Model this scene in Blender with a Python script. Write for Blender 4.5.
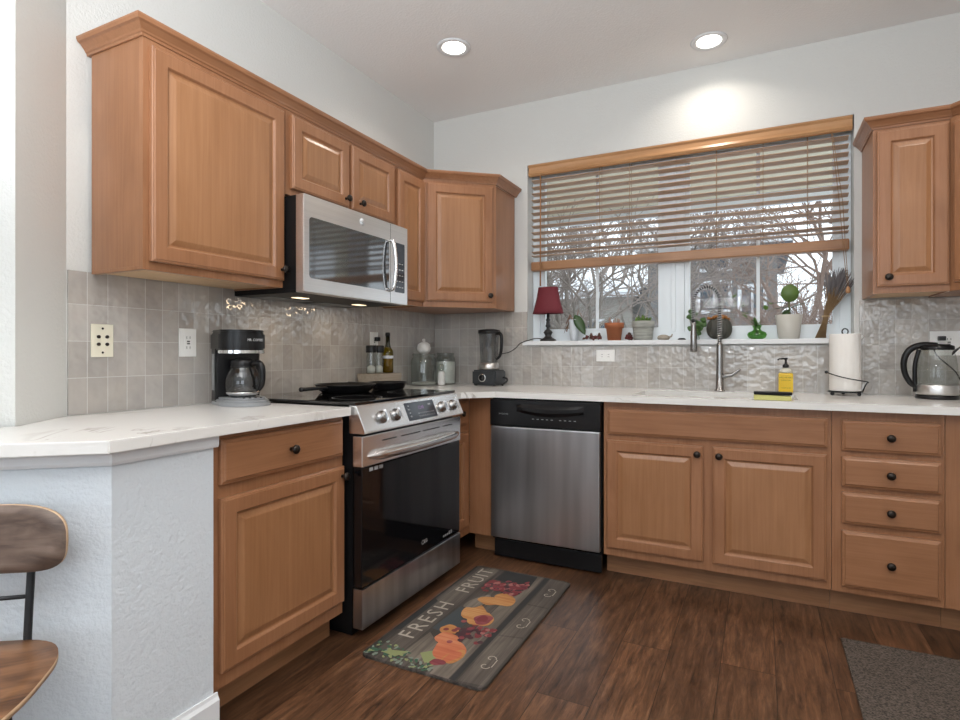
import bpy, bmesh, math, random
from mathutils import Vector, Matrix, noise
random.seed(7)
for o in list(bpy.data.objects): bpy.data.objects.remove(o)
SC = bpy.context.scene
COL = SC.collection
PI = math.pi
R = math.radians

# ------------------------------------------------------------------ camera
cd = bpy.data.cameras.new('camera'); cam = bpy.data.objects.new('camera', cd); COL.objects.link(cam)
cam.location = (2.0886, -3.4021, 1.1214); cam.rotation_euler = (R(90), 0, .4519)
cd.sensor_fit = 'HORIZONTAL'; cd.sensor_width = 36; cd.lens = 36*559.45/960
cd.shift_x = (480-489.2)/960; cd.shift_y = (352.44-360)/960; cd.clip_start = .02
SC.camera = cam
# ------------------------------------------------------------------ world, light, exposure
w = bpy.data.worlds.new('overcast_sky'); SC.world = w; w.use_nodes = True
bg = w.node_tree.nodes['Background']; bg.inputs[0].default_value = (.86, .93, 1, 1); bg.inputs[1].default_value = 1.9
SC.view_settings.view_transform = 'Standard'; SC.view_settings.look = 'None'
SC.view_settings.gamma = 1; SC.view_settings.use_curve_mapping = False
SC.view_settings.exposure = 0.0
def area(name, loc, rot, sx, sy, power, col):
    l = bpy.data.lights.new(name, 'AREA'); l.shape = 'RECTANGLE'; l.size = sx; l.size_y = sy
    l.energy = power; l.color = col
    o = bpy.data.objects.new(name, l); COL.objects.link(o); o.location = loc; o.rotation_euler = rot
    return o
DAY = (.83, .915, 1)
area('daylight_west', (-3.93, -5.6, 1.65), (0, R(-118), 0), 1.5, 2.6, 15, DAY)     # dining room patio door
area('daylight_south', (-1.6, -7.42, 1.7), (R(118), 0, 0), 2.2, 1.4, 12, DAY)       # windows behind the camera
area('daylight_south', (1.9, -7.42, 1.7), (R(118), 0, 0), 2.2, 1.4, 15, DAY)
area('daylight_east', (3.43, -5.2, 1.65), (0, R(118), 0), 1.5, 2.2, 22, DAY)
area('ceiling_fill', (1.5, -3.9, 1.75), (R(168), 0, 0), .9, .9, 98, (.96, .98, 1))   # unseen fill light added behind the camera, aimed up to brighten the ceiling
CAN_POWER = 2.6
CAN_COL = (1, .9, .79)

# ------------------------------------------------------------------ materials
MATS = {}
def mat(name, col=(.8,.8,.8), rough=.5, metal=0, build=None, **kw):
    m = bpy.data.materials.new(name); m.use_nodes = True; nt = m.node_tree
    b = nt.nodes['Principled BSDF']
    b.inputs['Base Color'].default_value = (*col, 1); b.inputs['Roughness'].default_value = rough
    b.inputs['Metallic'].default_value = metal
    for k, v in kw.items():
        b.inputs[k.replace('_', ' ')].default_value = v
    if build: build(nt, b)
    MATS[name] = m; return m
def N(nt, t, **kw):
    n = nt.nodes.new(t)
    for k, v in kw.items():
        if k in n.inputs: n.inputs[k].default_value = v
        else: setattr(n, k, v)
    return n
def L(nt, a, b): nt.links.new(a, b)
def coords(nt, scale=(1,1,1), rnd=True, kind='Object'):
    tc = N(nt, 'ShaderNodeTexCoord'); mp = N(nt, 'ShaderNodeMapping'); mp.inputs['Scale'].default_value = scale
    src = tc.outputs[kind]
    if rnd:
        oi = N(nt, 'ShaderNodeObjectInfo'); ad = N(nt, 'ShaderNodeVectorMath', operation='ADD')
        ml = N(nt, 'ShaderNodeMath', operation='MULTIPLY'); ml.inputs[1].default_value = 37.3
        L(nt, oi.outputs['Random'], ml.inputs[0]); L(nt, src, ad.inputs[0]); L(nt, ml.outputs[0], ad.inputs[1]); src = ad.outputs[0]
    L(nt, src, mp.inputs['Vector']); return mp.outputs[0]
def ramp(nt, fac, stops):
    r = N(nt, 'ShaderNodeValToRGB'); e = r.color_ramp.elements
    e[0].position, e[0].color = stops[0][0], (*stops[0][1], 1); e[1].position, e[1].color = stops[-1][0], (*stops[-1][1], 1)
    for p, c in stops[1:-1]:
        x = e.new(p); x.color = (*c, 1)
    L(nt, fac, r.inputs[0]); return r.outputs[0]
def bump(nt, b, h, strength=.2, dist=.01):
    bp = N(nt, 'ShaderNodeBump'); bp.inputs['Strength'].default_value = strength; bp.inputs['Distance'].default_value = dist
    L(nt, h, bp.inputs['Height']); L(nt, bp.outputs[0], b.inputs['Normal'])
def wood(c1, c2, c3, axis, fine=1.0, coarse=1.0):
    def f(nt, b):
        s = {'z': (70,70,2.4), 'x': (2.4,70,70), 'y': (70,2.4,70)}[axis]
        v = coords(nt, s); n = N(nt, 'ShaderNodeTexNoise', Scale=1.3*fine, Detail=6, Roughness=.6, Distortion=.6); L(nt, v, n.inputs['Vector'])
        s2 = {'z': (5,5,1.9), 'x': (1.9,5,5), 'y': (5,1.9,5)}[axis]
        v2 = coords(nt, s2); n2 = N(nt, 'ShaderNodeTexNoise', Scale=1.1*coarse, Detail=3, Distortion=1.2); L(nt, v2, n2.inputs['Vector'])
        mx = N(nt, 'ShaderNodeMix', data_type='FLOAT'); mx.inputs[0].default_value = .5
        L(nt, n.outputs[0], mx.inputs[2]); L(nt, n2.outputs[0], mx.inputs[3])
        L(nt, ramp(nt, mx.outputs[0], [(.34, c1), (.5, c2), (.66, c3)]), b.inputs['Base Color'])
    return f
W1, W2, W3 = (.258,.115,.053), (.312,.144,.069), (.36,.172,.088)
P1, P2, P3 = (.28,.128,.055), (.335,.160,.073), (.385,.192,.092)
mat('maple_vertical', rough=.3, build=wood(W1, W2, W3, 'z'))
mat('maple_panel', rough=.3, build=wood(P1, P2, P3, 'z', .8, .8))
mat('maple_horizontal', rough=.3, build=wood(W1, W2, W3, 'x'))
mat('maple_lengthwise', rough=.3, build=wood(W1, W2, W3, 'y'))
mat('maple_pale', rough=.6, build=wood((.5,.33,.19), (.58,.4,.24), (.63,.45,.28), 'x'))
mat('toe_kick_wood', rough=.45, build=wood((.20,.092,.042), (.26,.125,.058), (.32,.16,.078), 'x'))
def wall_b(nt, b, sc=95, st=.35, di=.006):
    v = coords(nt, (1,1,1), False); n = N(nt, 'ShaderNodeTexNoise', Scale=sc, Detail=3, Roughness=.6); L(nt, v, n.inputs['Vector'])
    bump(nt, b, n.outputs[0], st, di)
mat('wall_paint', (.66,.665,.645), .75, build=wall_b)
mat('ceiling_paint', (.87,.87,.865), .8, build=wall_b)
mat('halfwall_paint', (.66,.71,.755), .7, build=lambda nt, b: wall_b(nt, b, 75, .5, .006))
mat('white_trim', (.76,.78,.80), .4)
mat('white_vinyl', (.78,.84,.88), .35)
def tile_b(nt, b):
    tc = N(nt, 'ShaderNodeTexCoord'); sp = N(nt, 'ShaderNodeSeparateXYZ'); L(nt, tc.outputs['Object'], sp.inputs[0])
    cb = N(nt, 'ShaderNodeCombineXYZ'); ad = N(nt, 'ShaderNodeMath', operation='ADD')
    L(nt, sp.outputs['X'], ad.inputs[0]); L(nt, sp.outputs['Y'], ad.inputs[1])
    L(nt, ad.outputs[0], cb.inputs['X']); L(nt, sp.outputs['Z'], cb.inputs['Y'])
    br = N(nt, 'ShaderNodeTexBrick'); br.offset = 0; br.squash = 1
    br.inputs['Scale'].default_value = 1; br.inputs['Brick Width'].default_value = .067; br.inputs['Row Height'].default_value = .125
    br.inputs['Mortar Size'].default_value = .0011; br.inputs['Mortar Smooth'].default_value = .1; br.inputs['Bias'].default_value = 0
    br.inputs['Color1'].default_value = (0,0,0,1); br.inputs['Color2'].default_value = (1,1,1,1); br.inputs['Mortar'].default_value = (.5,.5,.5,1)
    L(nt, cb.outputs[0], br.inputs['Vector'])
    c = ramp(nt, br.outputs['Color'], [(0, (.41,.385,.355)), (.5, (.46,.435,.405)), (1, (.51,.49,.46))])
    n = N(nt, 'ShaderNodeTexNoise', Scale=9, Detail=4); L(nt, tc.outputs['Object'], n.inputs['Vector'])
    c2 = ramp(nt, n.outputs[0], [(.3, (.9,.9,.91)), (.7, (1.06,1.04,1.02))])
    mm = N(nt, 'ShaderNodeMix', data_type='RGBA', blend_type='MULTIPLY'); mm.inputs[0].default_value = 1
    L(nt, c, mm.inputs[6]); L(nt, c2, mm.inputs[7])
    mg = N(nt, 'ShaderNodeMix', data_type='RGBA'); L(nt, br.outputs['Fac'], mg.inputs[0]); L(nt, mm.outputs[2], mg.inputs[6]); mg.inputs[7].default_value = (.60,.59,.57,1)
    L(nt, mg.outputs[2], b.inputs['Base Color'])
    n1 = N(nt, 'ShaderNodeTexNoise', Scale=30, Detail=1, Roughness=.4, Distortion=0); L(nt, tc.outputs['Object'], n1.inputs['Vector'])
    s = N(nt, 'ShaderNodeMath', operation='MULTIPLY_ADD'); s.inputs[1].default_value = -.25
    L(nt, br.outputs['Fac'], s.inputs[0]); L(nt, n1.outputs[0], s.inputs[2])
    bump(nt, b, s.outputs[0], .42, .010)
mat('glazed_tile', rough=.06, IOR=1.75, build=tile_b)
def floor_b(nt, b):
    tc = N(nt, 'ShaderNodeTexCoord'); sp = N(nt, 'ShaderNodeSeparateXYZ'); L(nt, tc.outputs['Object'], sp.inputs[0])
    cb = N(nt, 'ShaderNodeCombineXYZ'); L(nt, sp.outputs['Y'], cb.inputs['X']); L(nt, sp.outputs['X'], cb.inputs['Y'])
    br = N(nt, 'ShaderNodeTexBrick'); br.offset = .37
    br.inputs['Scale'].default_value = 1; br.inputs['Brick Width'].default_value = 1.22; br.inputs['Row Height'].default_value = .178
    br.inputs['Mortar Size'].default_value = .0012; br.inputs['Bias'].default_value = 0
    br.inputs['Color1'].default_value = (0,0,0,1); br.inputs['Color2'].default_value = (1,1,1,1); br.inputs['Mortar'].default_value = (0,0,0,1)
    L(nt, cb.outputs[0], br.inputs['Vector'])
    ofs = N(nt, 'ShaderNodeVectorMath', operation='MULTIPLY_ADD'); ofs.inputs[1].default_value = (7,7,7)
    L(nt, br.outputs['Color'], ofs.inputs[0]); L(nt, tc.outputs['Object'], ofs.inputs[2])
    mp = N(nt, 'ShaderNodeMapping'); mp.inputs['Scale'].default_value = (34, 3.6, 1); L(nt, ofs.outputs[0], mp.inputs['Vector'])
    n = N(nt, 'ShaderNodeTexNoise', Scale=1.6, Detail=9, Roughness=.74, Distortion=.5); L(nt, mp.outputs[0], n.inputs['Vector'])
    c = ramp(nt, n.outputs[0], [(.33, (.016,.009,.006)), (.43, (.060,.030,.016)), (.56, (.105,.053,.028)), (.7, (.165,.093,.053))])
    mp2 = N(nt, 'ShaderNodeMapping'); mp2.inputs['Scale'].default_value = (6, 2.0, 1); L(nt, ofs.outputs[0], mp2.inputs['Vector'])
    n2 = N(nt, 'ShaderNodeTexNoise', Scale=1.5, Detail=4, Distortion=.5); L(nt, mp2.outputs[0], n2.inputs['Vector'])
    ad = N(nt, 'ShaderNodeMath', operation='MULTIPLY_ADD'); ad.inputs[1].default_value = .45
    L(nt, br.outputs['Color'], ad.inputs[0]); L(nt, n2.outputs[0], ad.inputs[2])
    c2 = ramp(nt, ad.outputs[0], [(.35, (.6,.54,.5)), (.68, (1.05,.99,.95)), (1, (1.5,1.38,1.28))])
    mm = N(nt, 'ShaderNodeMix', data_type='RGBA', blend_type='MULTIPLY'); mm.inputs[0].default_value = 1
    L(nt, c, mm.inputs[6]); L(nt, c2, mm.inputs[7])
    mg = N(nt, 'ShaderNodeMix', data_type='RGBA'); L(nt, br.outputs['Fac'], mg.inputs[0]); L(nt, mm.outputs[2], mg.inputs[6]); mg.inputs[7].default_value = (.012,.007,.005,1)
    L(nt, mg.outputs[2], b.inputs['Base Color'])
    bump(nt, b, n.outputs[0], .15, .003)
mat('floor_planks', rough=.34, build=floor_b)
def quartz_b(nt, b):
    v = coords(nt, (1,1,1), False)
    wv = N(nt, 'ShaderNodeTexNoise', Scale=1.5, Detail=5, Roughness=.55, Distortion=1.6); L(nt, v, wv.inputs['Vector'])
    c = ramp(nt, wv.outputs[0], [(.0, (.8,.79,.765)), (.482, (.8,.79,.765)), (.497, (.42,.39,.35)), (.512, (.8,.79,.765)), (1, (.77,.76,.735))])
    n2 = N(nt, 'ShaderNodeTexNoise', Scale=2.2, Detail=2); L(nt, v, n2.inputs['Vector'])
    k = ramp(nt, n2.outputs[0], [(.55, (0,0,0)), (.68, (1,1,1))])
    mg = N(nt, 'ShaderNodeMix', data_type='RGBA'); L(nt, k, mg.inputs[0]); mg.inputs[6].default_value = (.8,.79,.765,1); L(nt, c, mg.inputs[7])
    L(nt, mg.outputs[2], b.inputs['Base Color'])
mat('quartz', rough=.16, build=quartz_b)
def steel_b(nt, b):
    v = coords(nt, (1.5,60,220)); n = N(nt, 'ShaderNodeTexNoise', Scale=2, Detail=3); L(nt, v, n.inputs['Vector'])
    c = ramp(nt, n.outputs[0], [(.3, (.68,.67,.66)), (.7, (.76,.75,.74))]); L(nt, c, b.inputs['Base Color'])
mat('brushed_steel', rough=.3, metal=1, build=steel_b)
def steel_highlight_bands(nt, b):
    v = coords(nt, (9,9,.6)); n = N(nt, 'ShaderNodeTexNoise', Scale=1.3, Detail=2); L(nt, v, n.inputs['Vector'])
    L(nt, ramp(nt, n.outputs[0], [(.3, (.40,.41,.43)), (.7, (.66,.67,.69))]), b.inputs['Base Color'])  # broad vertical highlight streaks painted into the steel colour
    v2 = coords(nt, (300,300,3)); n2 = N(nt, 'ShaderNodeTexNoise', Scale=1, Detail=2); L(nt, v2, n2.inputs['Vector']); bump(nt, b, n2.outputs[0], .08, .001)
mat('brushed_steel_highlights', (.5,.5,.5), .3, 1, build=steel_highlight_bands)
mat('range_steel', (.86,.86,.87), .27, 1)
mat('chrome', (.75,.75,.75), .12, 1)
mat('nickel', (.33,.325,.32), .25, 1)
mat('spring_steel', (.25,.25,.25), .3, 1)
mat('black_plastic', (.007,.007,.008), .28, Specular_IOR_Level=.35)
mat('black_matte', (.006,.006,.0065), .45, Specular_IOR_Level=.2)
mat('black_metal', (.02,.022,.025), .42, .3)
mat('black_glass', (.004,.004,.005), .04, Coat_Weight=.5)
mat('oven_glass', (.004,.004,.005), .06)
mat('microwave_glass', (.02,.025,.03), .06, 0, IOR=2.4)
mat('iron', (.018,.018,.019), .35, .4)
mat('knob_bronze', (.035,.028,.024), .28, .8)
mat('grey_plastic', (.2,.21,.22), .4)
mat('base_silver', (.30,.31,.32), .35)
mat('blender_grey', (.055,.06,.066), .35, .3)
mat('display', (.03,.035,.045), .1)
mat('print_white', (.7,.72,.74), .5)
mat('print_grey', (.3,.31,.32), .5)
mat('cream_plastic', (.78,.74,.60), .35)
mat('white_plastic', (.88,.88,.86), .35)
mat('slot_dark', (.02,.02,.02), .5)
mat('paper', (.82,.80,.77), .9)
mat('vase_white', (.62,.67,.72), .25)
mat('white_ceramic', (.74,.74,.72), .3)
mat('pale_pot', (.50,.49,.45), .5)
mat('grey_pot', (.33,.34,.31), .7, build=lambda nt, b: (lambda n: L(nt, ramp(nt, n.outputs[0], [(.3, (.26,.27,.25)), (.7, (.42,.43,.39))]), b.inputs['Base Color']))( (lambda n: (L(nt, coords(nt, (8,8,60)), n.inputs['Vector']), n)[1])(N(nt, 'ShaderNodeTexNoise', Scale=1.5))))
mat('terracotta', (.36,.12,.05), .75)
mat('soil', (.04,.025,.015), .95)
mat('leaf', (.05,.12,.025), .45)
mat('leaf_mid', (.085,.155,.03), .4)
mat('leaf_light', (.11,.20,.035), .5)
mat('leaf_dark', (.03,.07,.02), .35)
mat('leaf_vein', (.45,.62,.30), .5)
mat('stem_green', (.12,.15,.04), .6)
mat('stem_brown', (.13,.08,.04), .8)
mat('orchid_root', (.3,.17,.12), .7)
mat('berry_red', (.12,.02,.02), .45)
mat('cone_brown', (.10,.05,.035), .7)
mat('rock', (.33,.29,.24), .6)
mat('pumpkin_grey', (.055,.055,.045), .5)
mat('pumpkin_orange', (.33,.13,.03), .7)
mat('lavender_stem', (.25,.16,.08), .85)
mat('lavender_head', (.17,.16,.165), .9)
mat('twine', (.5,.38,.22), .9)
mat('lamp_shade', (.15,.016,.026), .75)
mat('lamp_base', (.012,.012,.013), .35)
mat('cord_black', (.015,.015,.015), .5)
mat('blind_wood', rough=.4, build=wood((.24,.115,.05), (.31,.155,.07), (.37,.19,.09), 'x'))
mat('valance_wood', rough=.3, build=wood((.42,.215,.095), (.50,.27,.125), (.56,.32,.155), 'x', .5))
mat('slat_wood', rough=.42, build=wood((.42,.27,.17), (.48,.32,.21), (.54,.37,.25), 'x'))
mat('blind_cord', (.30,.18,.09), .8)
mat('walnut', rough=.4, build=wood((.045,.018,.008), (.17,.078,.034), (.30,.15,.07), 'x', .35, 2.2))
mat('walnut_grey', rough=.45, build=wood((.055,.035,.027), (.17,.12,.095), (.29,.22,.18), 'x', .35, 2.2))
mat('ply_edge', (.55,.38,.24), .6)
mat('block_wood', rough=.6, build=wood((.24,.20,.15), (.33,.28,.22), (.42,.36,.29), 'x'))
mat('soap_yellow', (.75,.50,.02), .3)
mat('soap_clear', (.62,.60,.50), .25)
mat('label_green', (.12,.14,.03), .6)
mat('sponge_yellow', (.55,.53,.20), .9)
mat('rug_grey', rough=.95, build=lambda nt, b: (lambda n: (L(nt, ramp(nt, n.outputs[0], [(.38, (.022,.017,.013)), (.62, (.12,.095,.078))]), b.inputs['Base Color']), bump(nt, b, n.outputs[0], .5, .004)))((lambda n: (L(nt, coords(nt, (1,1.6,1), False), n.inputs['Vector']), n)[1])(N(nt, 'ShaderNodeTexNoise', Scale=170, Detail=3))))
mat('mat_base', rough=.75, build=wood((.02,.017,.015), (.055,.045,.038), (.12,.10,.085), 'y', .8))
mat('mat_plank', rough=.75, build=wood((.04,.032,.027), (.085,.07,.058), (.16,.135,.11), 'y', .8))
mat('mat_light', rough=.75, build=wood((.07,.056,.045), (.13,.108,.087), (.22,.185,.15), 'y', .8))
mat('mat_dark', (.022,.022,.022), .75)
mat('mat_slate', (.045,.055,.06), .75)
mat('mat_letter', (.36,.32,.27), .75)
mat('mat_peach', rough=.75, build=wood((.33,.07,.04), (.45,.13,.06), (.55,.24,.12), 'x'))
mat('mat_orange', rough=.75, build=wood((.28,.10,.03), (.42,.19,.06), (.52,.30,.13), 'x'))
mat('mat_plum', rough=.75, build=wood((.10,.02,.03), (.2,.04,.05), (.32,.1,.09), 'x'))
mat('mat_grape', (.055,.022,.028), .7)
mat('mat_rose', (.17,.03,.035), .75)
mat('mat_pink', (.30,.11,.10), .75)
mat('mat_leaf', (.22,.25,.11), .75)
mat('mat_green', (.04,.10,.06), .75)
mat('mat_mint', (.17,.21,.17), .75)
mat('snow', (.85,.88,.92), .8)
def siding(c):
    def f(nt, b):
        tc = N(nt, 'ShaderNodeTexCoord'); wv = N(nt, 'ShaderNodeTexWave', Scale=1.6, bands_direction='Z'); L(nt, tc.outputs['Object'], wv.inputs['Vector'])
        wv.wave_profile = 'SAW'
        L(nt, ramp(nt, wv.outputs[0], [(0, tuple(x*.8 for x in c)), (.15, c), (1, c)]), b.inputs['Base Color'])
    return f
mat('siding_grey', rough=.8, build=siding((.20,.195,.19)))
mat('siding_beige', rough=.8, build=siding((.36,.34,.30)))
mat('roof_grey', (.16,.16,.17), .9)
mat('soffit', (.66,.60,.46), .8)
mat('outside_glass', (.10,.12,.14), .1)
mat('bark', (.24,.21,.18), .9)
mat('twig', (.33,.28,.25), .9)
mat('twig_red', (.29,.21,.17), .9)
def emis(name, col, s):
    m = bpy.data.materials.new(name); m.use_nodes = True; nt = m.node_tree; nt.nodes.remove(nt.nodes['Principled BSDF'])
    e = N(nt, 'ShaderNodeEmission'); e.inputs[0].default_value = (*col, 1); e.inputs[1].default_value = s
    L(nt, e.outputs[0], nt.nodes['Material Output'].inputs[0]); MATS[name] = m
emis('lamp_glow', (1, .95, .86), 9)
emis('hood_glow', (1, .78, .5), 2.2)
emis('digits', (.5, .3, .6), .6)
def glass(name, tint, refl=.06, rough=.02, pw=3.2):
    m = bpy.data.materials.new(name); m.use_nodes = True; nt = m.node_tree; nt.nodes.remove(nt.nodes['Principled BSDF'])
    t = N(nt, 'ShaderNodeBsdfTransparent'); t.inputs[0].default_value = (*tint, 1)
    g = N(nt, 'ShaderNodeBsdfGlossy'); g.inputs['Roughness'].default_value = rough
    lw = N(nt, 'ShaderNodeLayerWeight'); lw.inputs[0].default_value = .35
    a = N(nt, 'ShaderNodeMath', operation='MULTIPLY_ADD'); a.inputs[1].default_value = .6; a.inputs[2].default_value = refl
    L(nt, lw.outputs['Facing'], a.inputs[0])
    p = N(nt, 'ShaderNodeMath', operation='POWER'); p.inputs[1].default_value = pw; a.inputs[2].default_value = refl
    L(nt, lw.outputs['Facing'], p.inputs[0]); L(nt, p.outputs[0], a.inputs[0])
    mx = N(nt, 'ShaderNodeMixShader'); L(nt, a.outputs[0], mx.inputs[0]); L(nt, t.outputs[0], mx.inputs[1]); L(nt, g.outputs[0], mx.inputs[2])
    L(nt, mx.outputs[0], nt.nodes['Material Output'].inputs[0]); MATS[name] = m
glass('window_glass', (.97,.98,.98), .004)
glass('jar_glass', (.80,.84,.83), .10, .02, 1.6)
glass('kettle_glass', (.86,.88,.87), .06)
glass('carafe_glass', (.45,.46,.47), .10)
glass('blender_glass', (.66,.68,.70), .12, .02, 1.8)
glass('oil_glass', (.55,.48,.06), .06)
glass('dark_bottle_glass', (.12,.14,.06), .08)
glass('green_glass', (.28,.55,.16), .08)
glass('vase_glass', (.72,.80,.84), .12, .15)
mat('sugar', (.75,.73,.68), .9)
mat('oil', (.42,.30,.01), .15)

# ------------------------------------------------------------------ mesh helpers
class MB:
    def __init__(s): s.bm = bmesh.new(); s.mi = 0; s.sm = False
    def face(s, vs):
        try: f = s.bm.faces.new(vs)
        except ValueError: return None
        f.material_index = s.mi; f.smooth = s.sm; return f
    def v(s, p): return s.bm.verts.new(p)
    def box(s, x0, x1, y0, y1, z0, z1, bev=0, seg=2):
        t = bmesh.new(); bmesh.ops.create_cube(t, size=1)
        for v in t.verts: v.co = Vector(((x0+x1)/2+v.co.x*(x1-x0), (y0+y1)/2+v.co.y*(y1-y0), (z0+z1)/2+v.co.z*(z1-z0)))
        if bev: bmesh.ops.bevel(t, geom=t.edges[:], offset=bev, segments=seg, affect='EDGES', profile=.6)
        s.merge(t); return s
    def merge(s, t, M=None):
        mp = {}
        for v in t.verts: mp[v] = s.v(M @ v.co if M else v.co)
        for f in t.faces: s.face([mp[v] for v in f.verts])
        t.free()
    def prism(s, poly, z0, z1, bev=0):
        t = bmesh.new(); a = [t.verts.new((x, y, z0)) for x, y in poly]; b = [t.verts.new((x, y, z1)) for x, y in poly]
        n = len(poly); t.faces.new(a[::-1]); t.faces.new(b)
        for i in range(n): t.faces.new((a[i], a[(i+1)%n], b[(i+1)%n], b[i]))
        bmesh.ops.recalc_face_normals(t, faces=t.faces[:])
        if bev:
            es = [e for e in t.edges if e.calc_face_angle(0) > .3]
            bmesh.ops.bevel(t, geom=es, offset=bev, segments=2, affect='EDGES')
        s.merge(t); return s
    def prismx(s, poly, x0, x1, bev=0):              # profile (y,z) extruded along x
        t = bmesh.new(); a = [t.verts.new((x0, y, z)) for y, z in poly]; b = [t.verts.new((x1, y, z)) for y, z in poly]
        n = len(poly); t.faces.new(a); t.faces.new(b[::-1])
        for i in range(n): t.faces.new((a[i], b[i], b[(i+1)%n], a[(i+1)%n]))
        bmesh.ops.recalc_face_normals(t, faces=t.faces[:])
        if bev: bmesh.ops.bevel(t, geom=t.edges[:], offset=bev, segments=2, affect='EDGES')
        s.merge(t); return s
    def tube(s, pts, r, seg=8, cap=True):
        pts = [Vector(p) for p in pts]; n = len(pts); rs = list(r) if isinstance(r, (list, tuple)) else [r]*n
        if seg >= 7 and 3 < n < 14:          # smooth hand-placed curves
            P, Q = [], []
            for i in range(n-1):
                a, b, c, d = pts[max(i-1,0)], pts[i], pts[i+1], pts[min(i+2,n-1)]
                for f in (0, .25, .5, .75): P.append(.5*(2*b+(c-a)*f+(2*a-5*b+4*c-d)*f*f+(3*b-a-3*c+d)*f**3)); Q.append(rs[i]+(rs[i+1]-rs[i])*f)
            pts, rs = P+[pts[-1]], Q+[rs[-1]]; n = len(pts)
        sm = s.sm; s.sm = True; rings = []; up = None
        for i, p in enumerate(pts):
            d = (pts[min(i+1, n-1)]-pts[max(i-1, 0)]).normalized()
            if up is None: up = d.orthogonal().normalized()
            else:
                up = up-d*up.dot(d); up = up.normalized() if up.length > 1e-6 else d.orthogonal().normalized()
            q = d.cross(up)
            rings.append([s.v(p+(up*math.cos(2*PI*k/seg)+q*math.sin(2*PI*k/seg))*rs[i]) for k in range(seg)])
        for a, b in zip(rings, rings[1:]):
            for k in range(seg): s.face((a[k], a[(k+1)%seg], b[(k+1)%seg], b[k]))
        if cap: s.face(rings[0][::-1]); s.face(rings[-1])
        s.sm = sm; return s
    def lathe(s, prof, c=(0,0,0), seg=28, M=None, sx=1, sy=1):
        sm = s.sm; s.sm = True; rings = []
        for r, z in prof:
            if r < 1e-6: ps = [Vector((0,0,z))]
            else: ps = [Vector((r*sx*math.cos(2*PI*k/seg), r*sy*math.sin(2*PI*k/seg), z)) for k in range(seg)]
            rings.append([s.v((M @ p if M else p)+Vector(c)) for p in ps])
        for a, b in zip(rings, rings[1:]):
            if len(a) == 1 and len(b) == 1: continue
            for k in range(seg):
                k2 = (k+1)%seg
                if len(a) == 1: s.face((a[0], b[k2], b[k]))
                elif len(b) == 1: s.face((a[k], a[k2], b[0]))
                else: s.face((a[k], a[k2], b[k2], b[k]))
        s.sm = sm; return s
    def ball(s, c, r, seg=12, sz=1):
        n = 8; return s.lathe([(r*math.sin(PI*i/n), -r*sz*math.cos(PI*i/n)) for i in range(n+1)], c, seg)
    def poly(s, pts): s.face([s.v(p) for p in pts]); return s
    def build(s, name, m, parent=None, loc=None, solid=0):
        me = bpy.data.meshes.new(name); bmesh.ops.recalc_face_normals(s.bm, faces=s.bm.faces[:]); s.bm.to_mesh(me); s.bm.free()
        for x in (m if isinstance(m, (list, tuple)) else [m]): me.materials.append(MATS[x])
        o = bpy.data.objects.new(name, me); COL.objects.link(o)
        if parent: o.parent = parent
        if loc: o.location = loc
        if solid:
            md = o.modifiers.new('s', 'SOLIDIFY'); md.thickness = solid; md.offset = 0
        return o
def thing(name, label, cat, loc=(0,0,0), rz=0, group=None):
    o = bpy.data.objects.new(name, None); COL.objects.link(o); o.location = loc; o.rotation_euler = (0,0,rz)
    o.empty_display_size = .05
    return tag(o, label, cat, group)
def tag(o, label, cat, group=None, kind=None):
    if label: o['label'] = label
    if cat: o['category'] = cat
    if group: o['group'] = group
    if kind: o['kind'] = kind
    return o
def struct(o): o['kind'] = 'structure'; return o
def text_bm(txt, size, ext=0, spacing=1):
    c = bpy.data.curves.new('t', 'FONT'); c.body = txt; c.size = size; c.extrude = ext; c.align_x = 'CENTER'; c.align_y = 'CENTER'; c.space_character = spacing
    c.resolution_u = 2
    o = bpy.data.objects.new('t', c); COL.objects.link(o); bpy.context.view_layer.update()
    me = bpy.data.meshes.new_from_object(o.evaluated_get(bpy.context.evaluated_depsgraph_get()))
    t = bmesh.new(); t.from_mesh(me); bpy.data.objects.remove(o); bpy.data.meshes.remove(me); return t
def write(mb, txt, size, M, sp=1): mb.merge(text_bm(txt, size, 0, sp), M)
FRONT = Matrix.Rotation(R(90), 4, 'X')           # text standing in XZ facing -Y
def copy_tree(root, loc, rz=None, label=None):
    def cp(o, par):
        c = o.copy(); COL.objects.link(c)
        if par: c.parent = par
        for ch in kids.get(o, []): cp(ch, c)
        return c
    kids = {}
    for o in list(COL.objects):
        if o.parent: kids.setdefault(o.parent, []).append(o)
    r = cp(root, None); r.location = loc
    if rz is not None: r.rotation_euler = (0,0,rz)
    if label: r['label'] = label
    return r

# ------------------------------------------------------------------ the room shell
H = 2.755
o = MB().box(-4.2, 3.65, -7.7, .16, -.12, 0).build('floor', 'floor_planks'); struct(o)
o = MB().box(-4.2, 3.65, -7.7, .16, H, H+.12).build('ceiling', 'ceiling_paint'); struct(o)
WX0, WX1, WZ0, WZ1 = .715, 2.52, 1.165, 2.345
m = MB(); m.box(0, WX0, 0, .16, 0, H); m.box(WX1, 3.45, 0, .16, 0, H); m.box(WX0, WX1, 0, .16, 0, WZ0); m.box(WX0, WX1, 0, .16, WZ1, H)
bmesh.ops.remove_doubles(m.bm, verts=m.bm.verts[:], dist=1e-5); struct(m.build('wall_back', 'wall_paint'))
m = MB().prism([(0,.16), (0,-2.337), (.16,-2.55), (-1.0,-3.502), (-4.0,-3.502), (-4.0,.16)], 0, H); struct(m.build('wall_left', 'wall_paint'))
m = MB(); m.box(3.45, 3.6, -7.5, -6.3, 0, H); m.box(3.45, 3.6, -4.1, .16, 0, H); m.box(3.45, 3.6, -6.3, -4.1, 0, .9); m.box(3.45, 3.6, -6.3, -4.1, 2.4, H)
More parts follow.
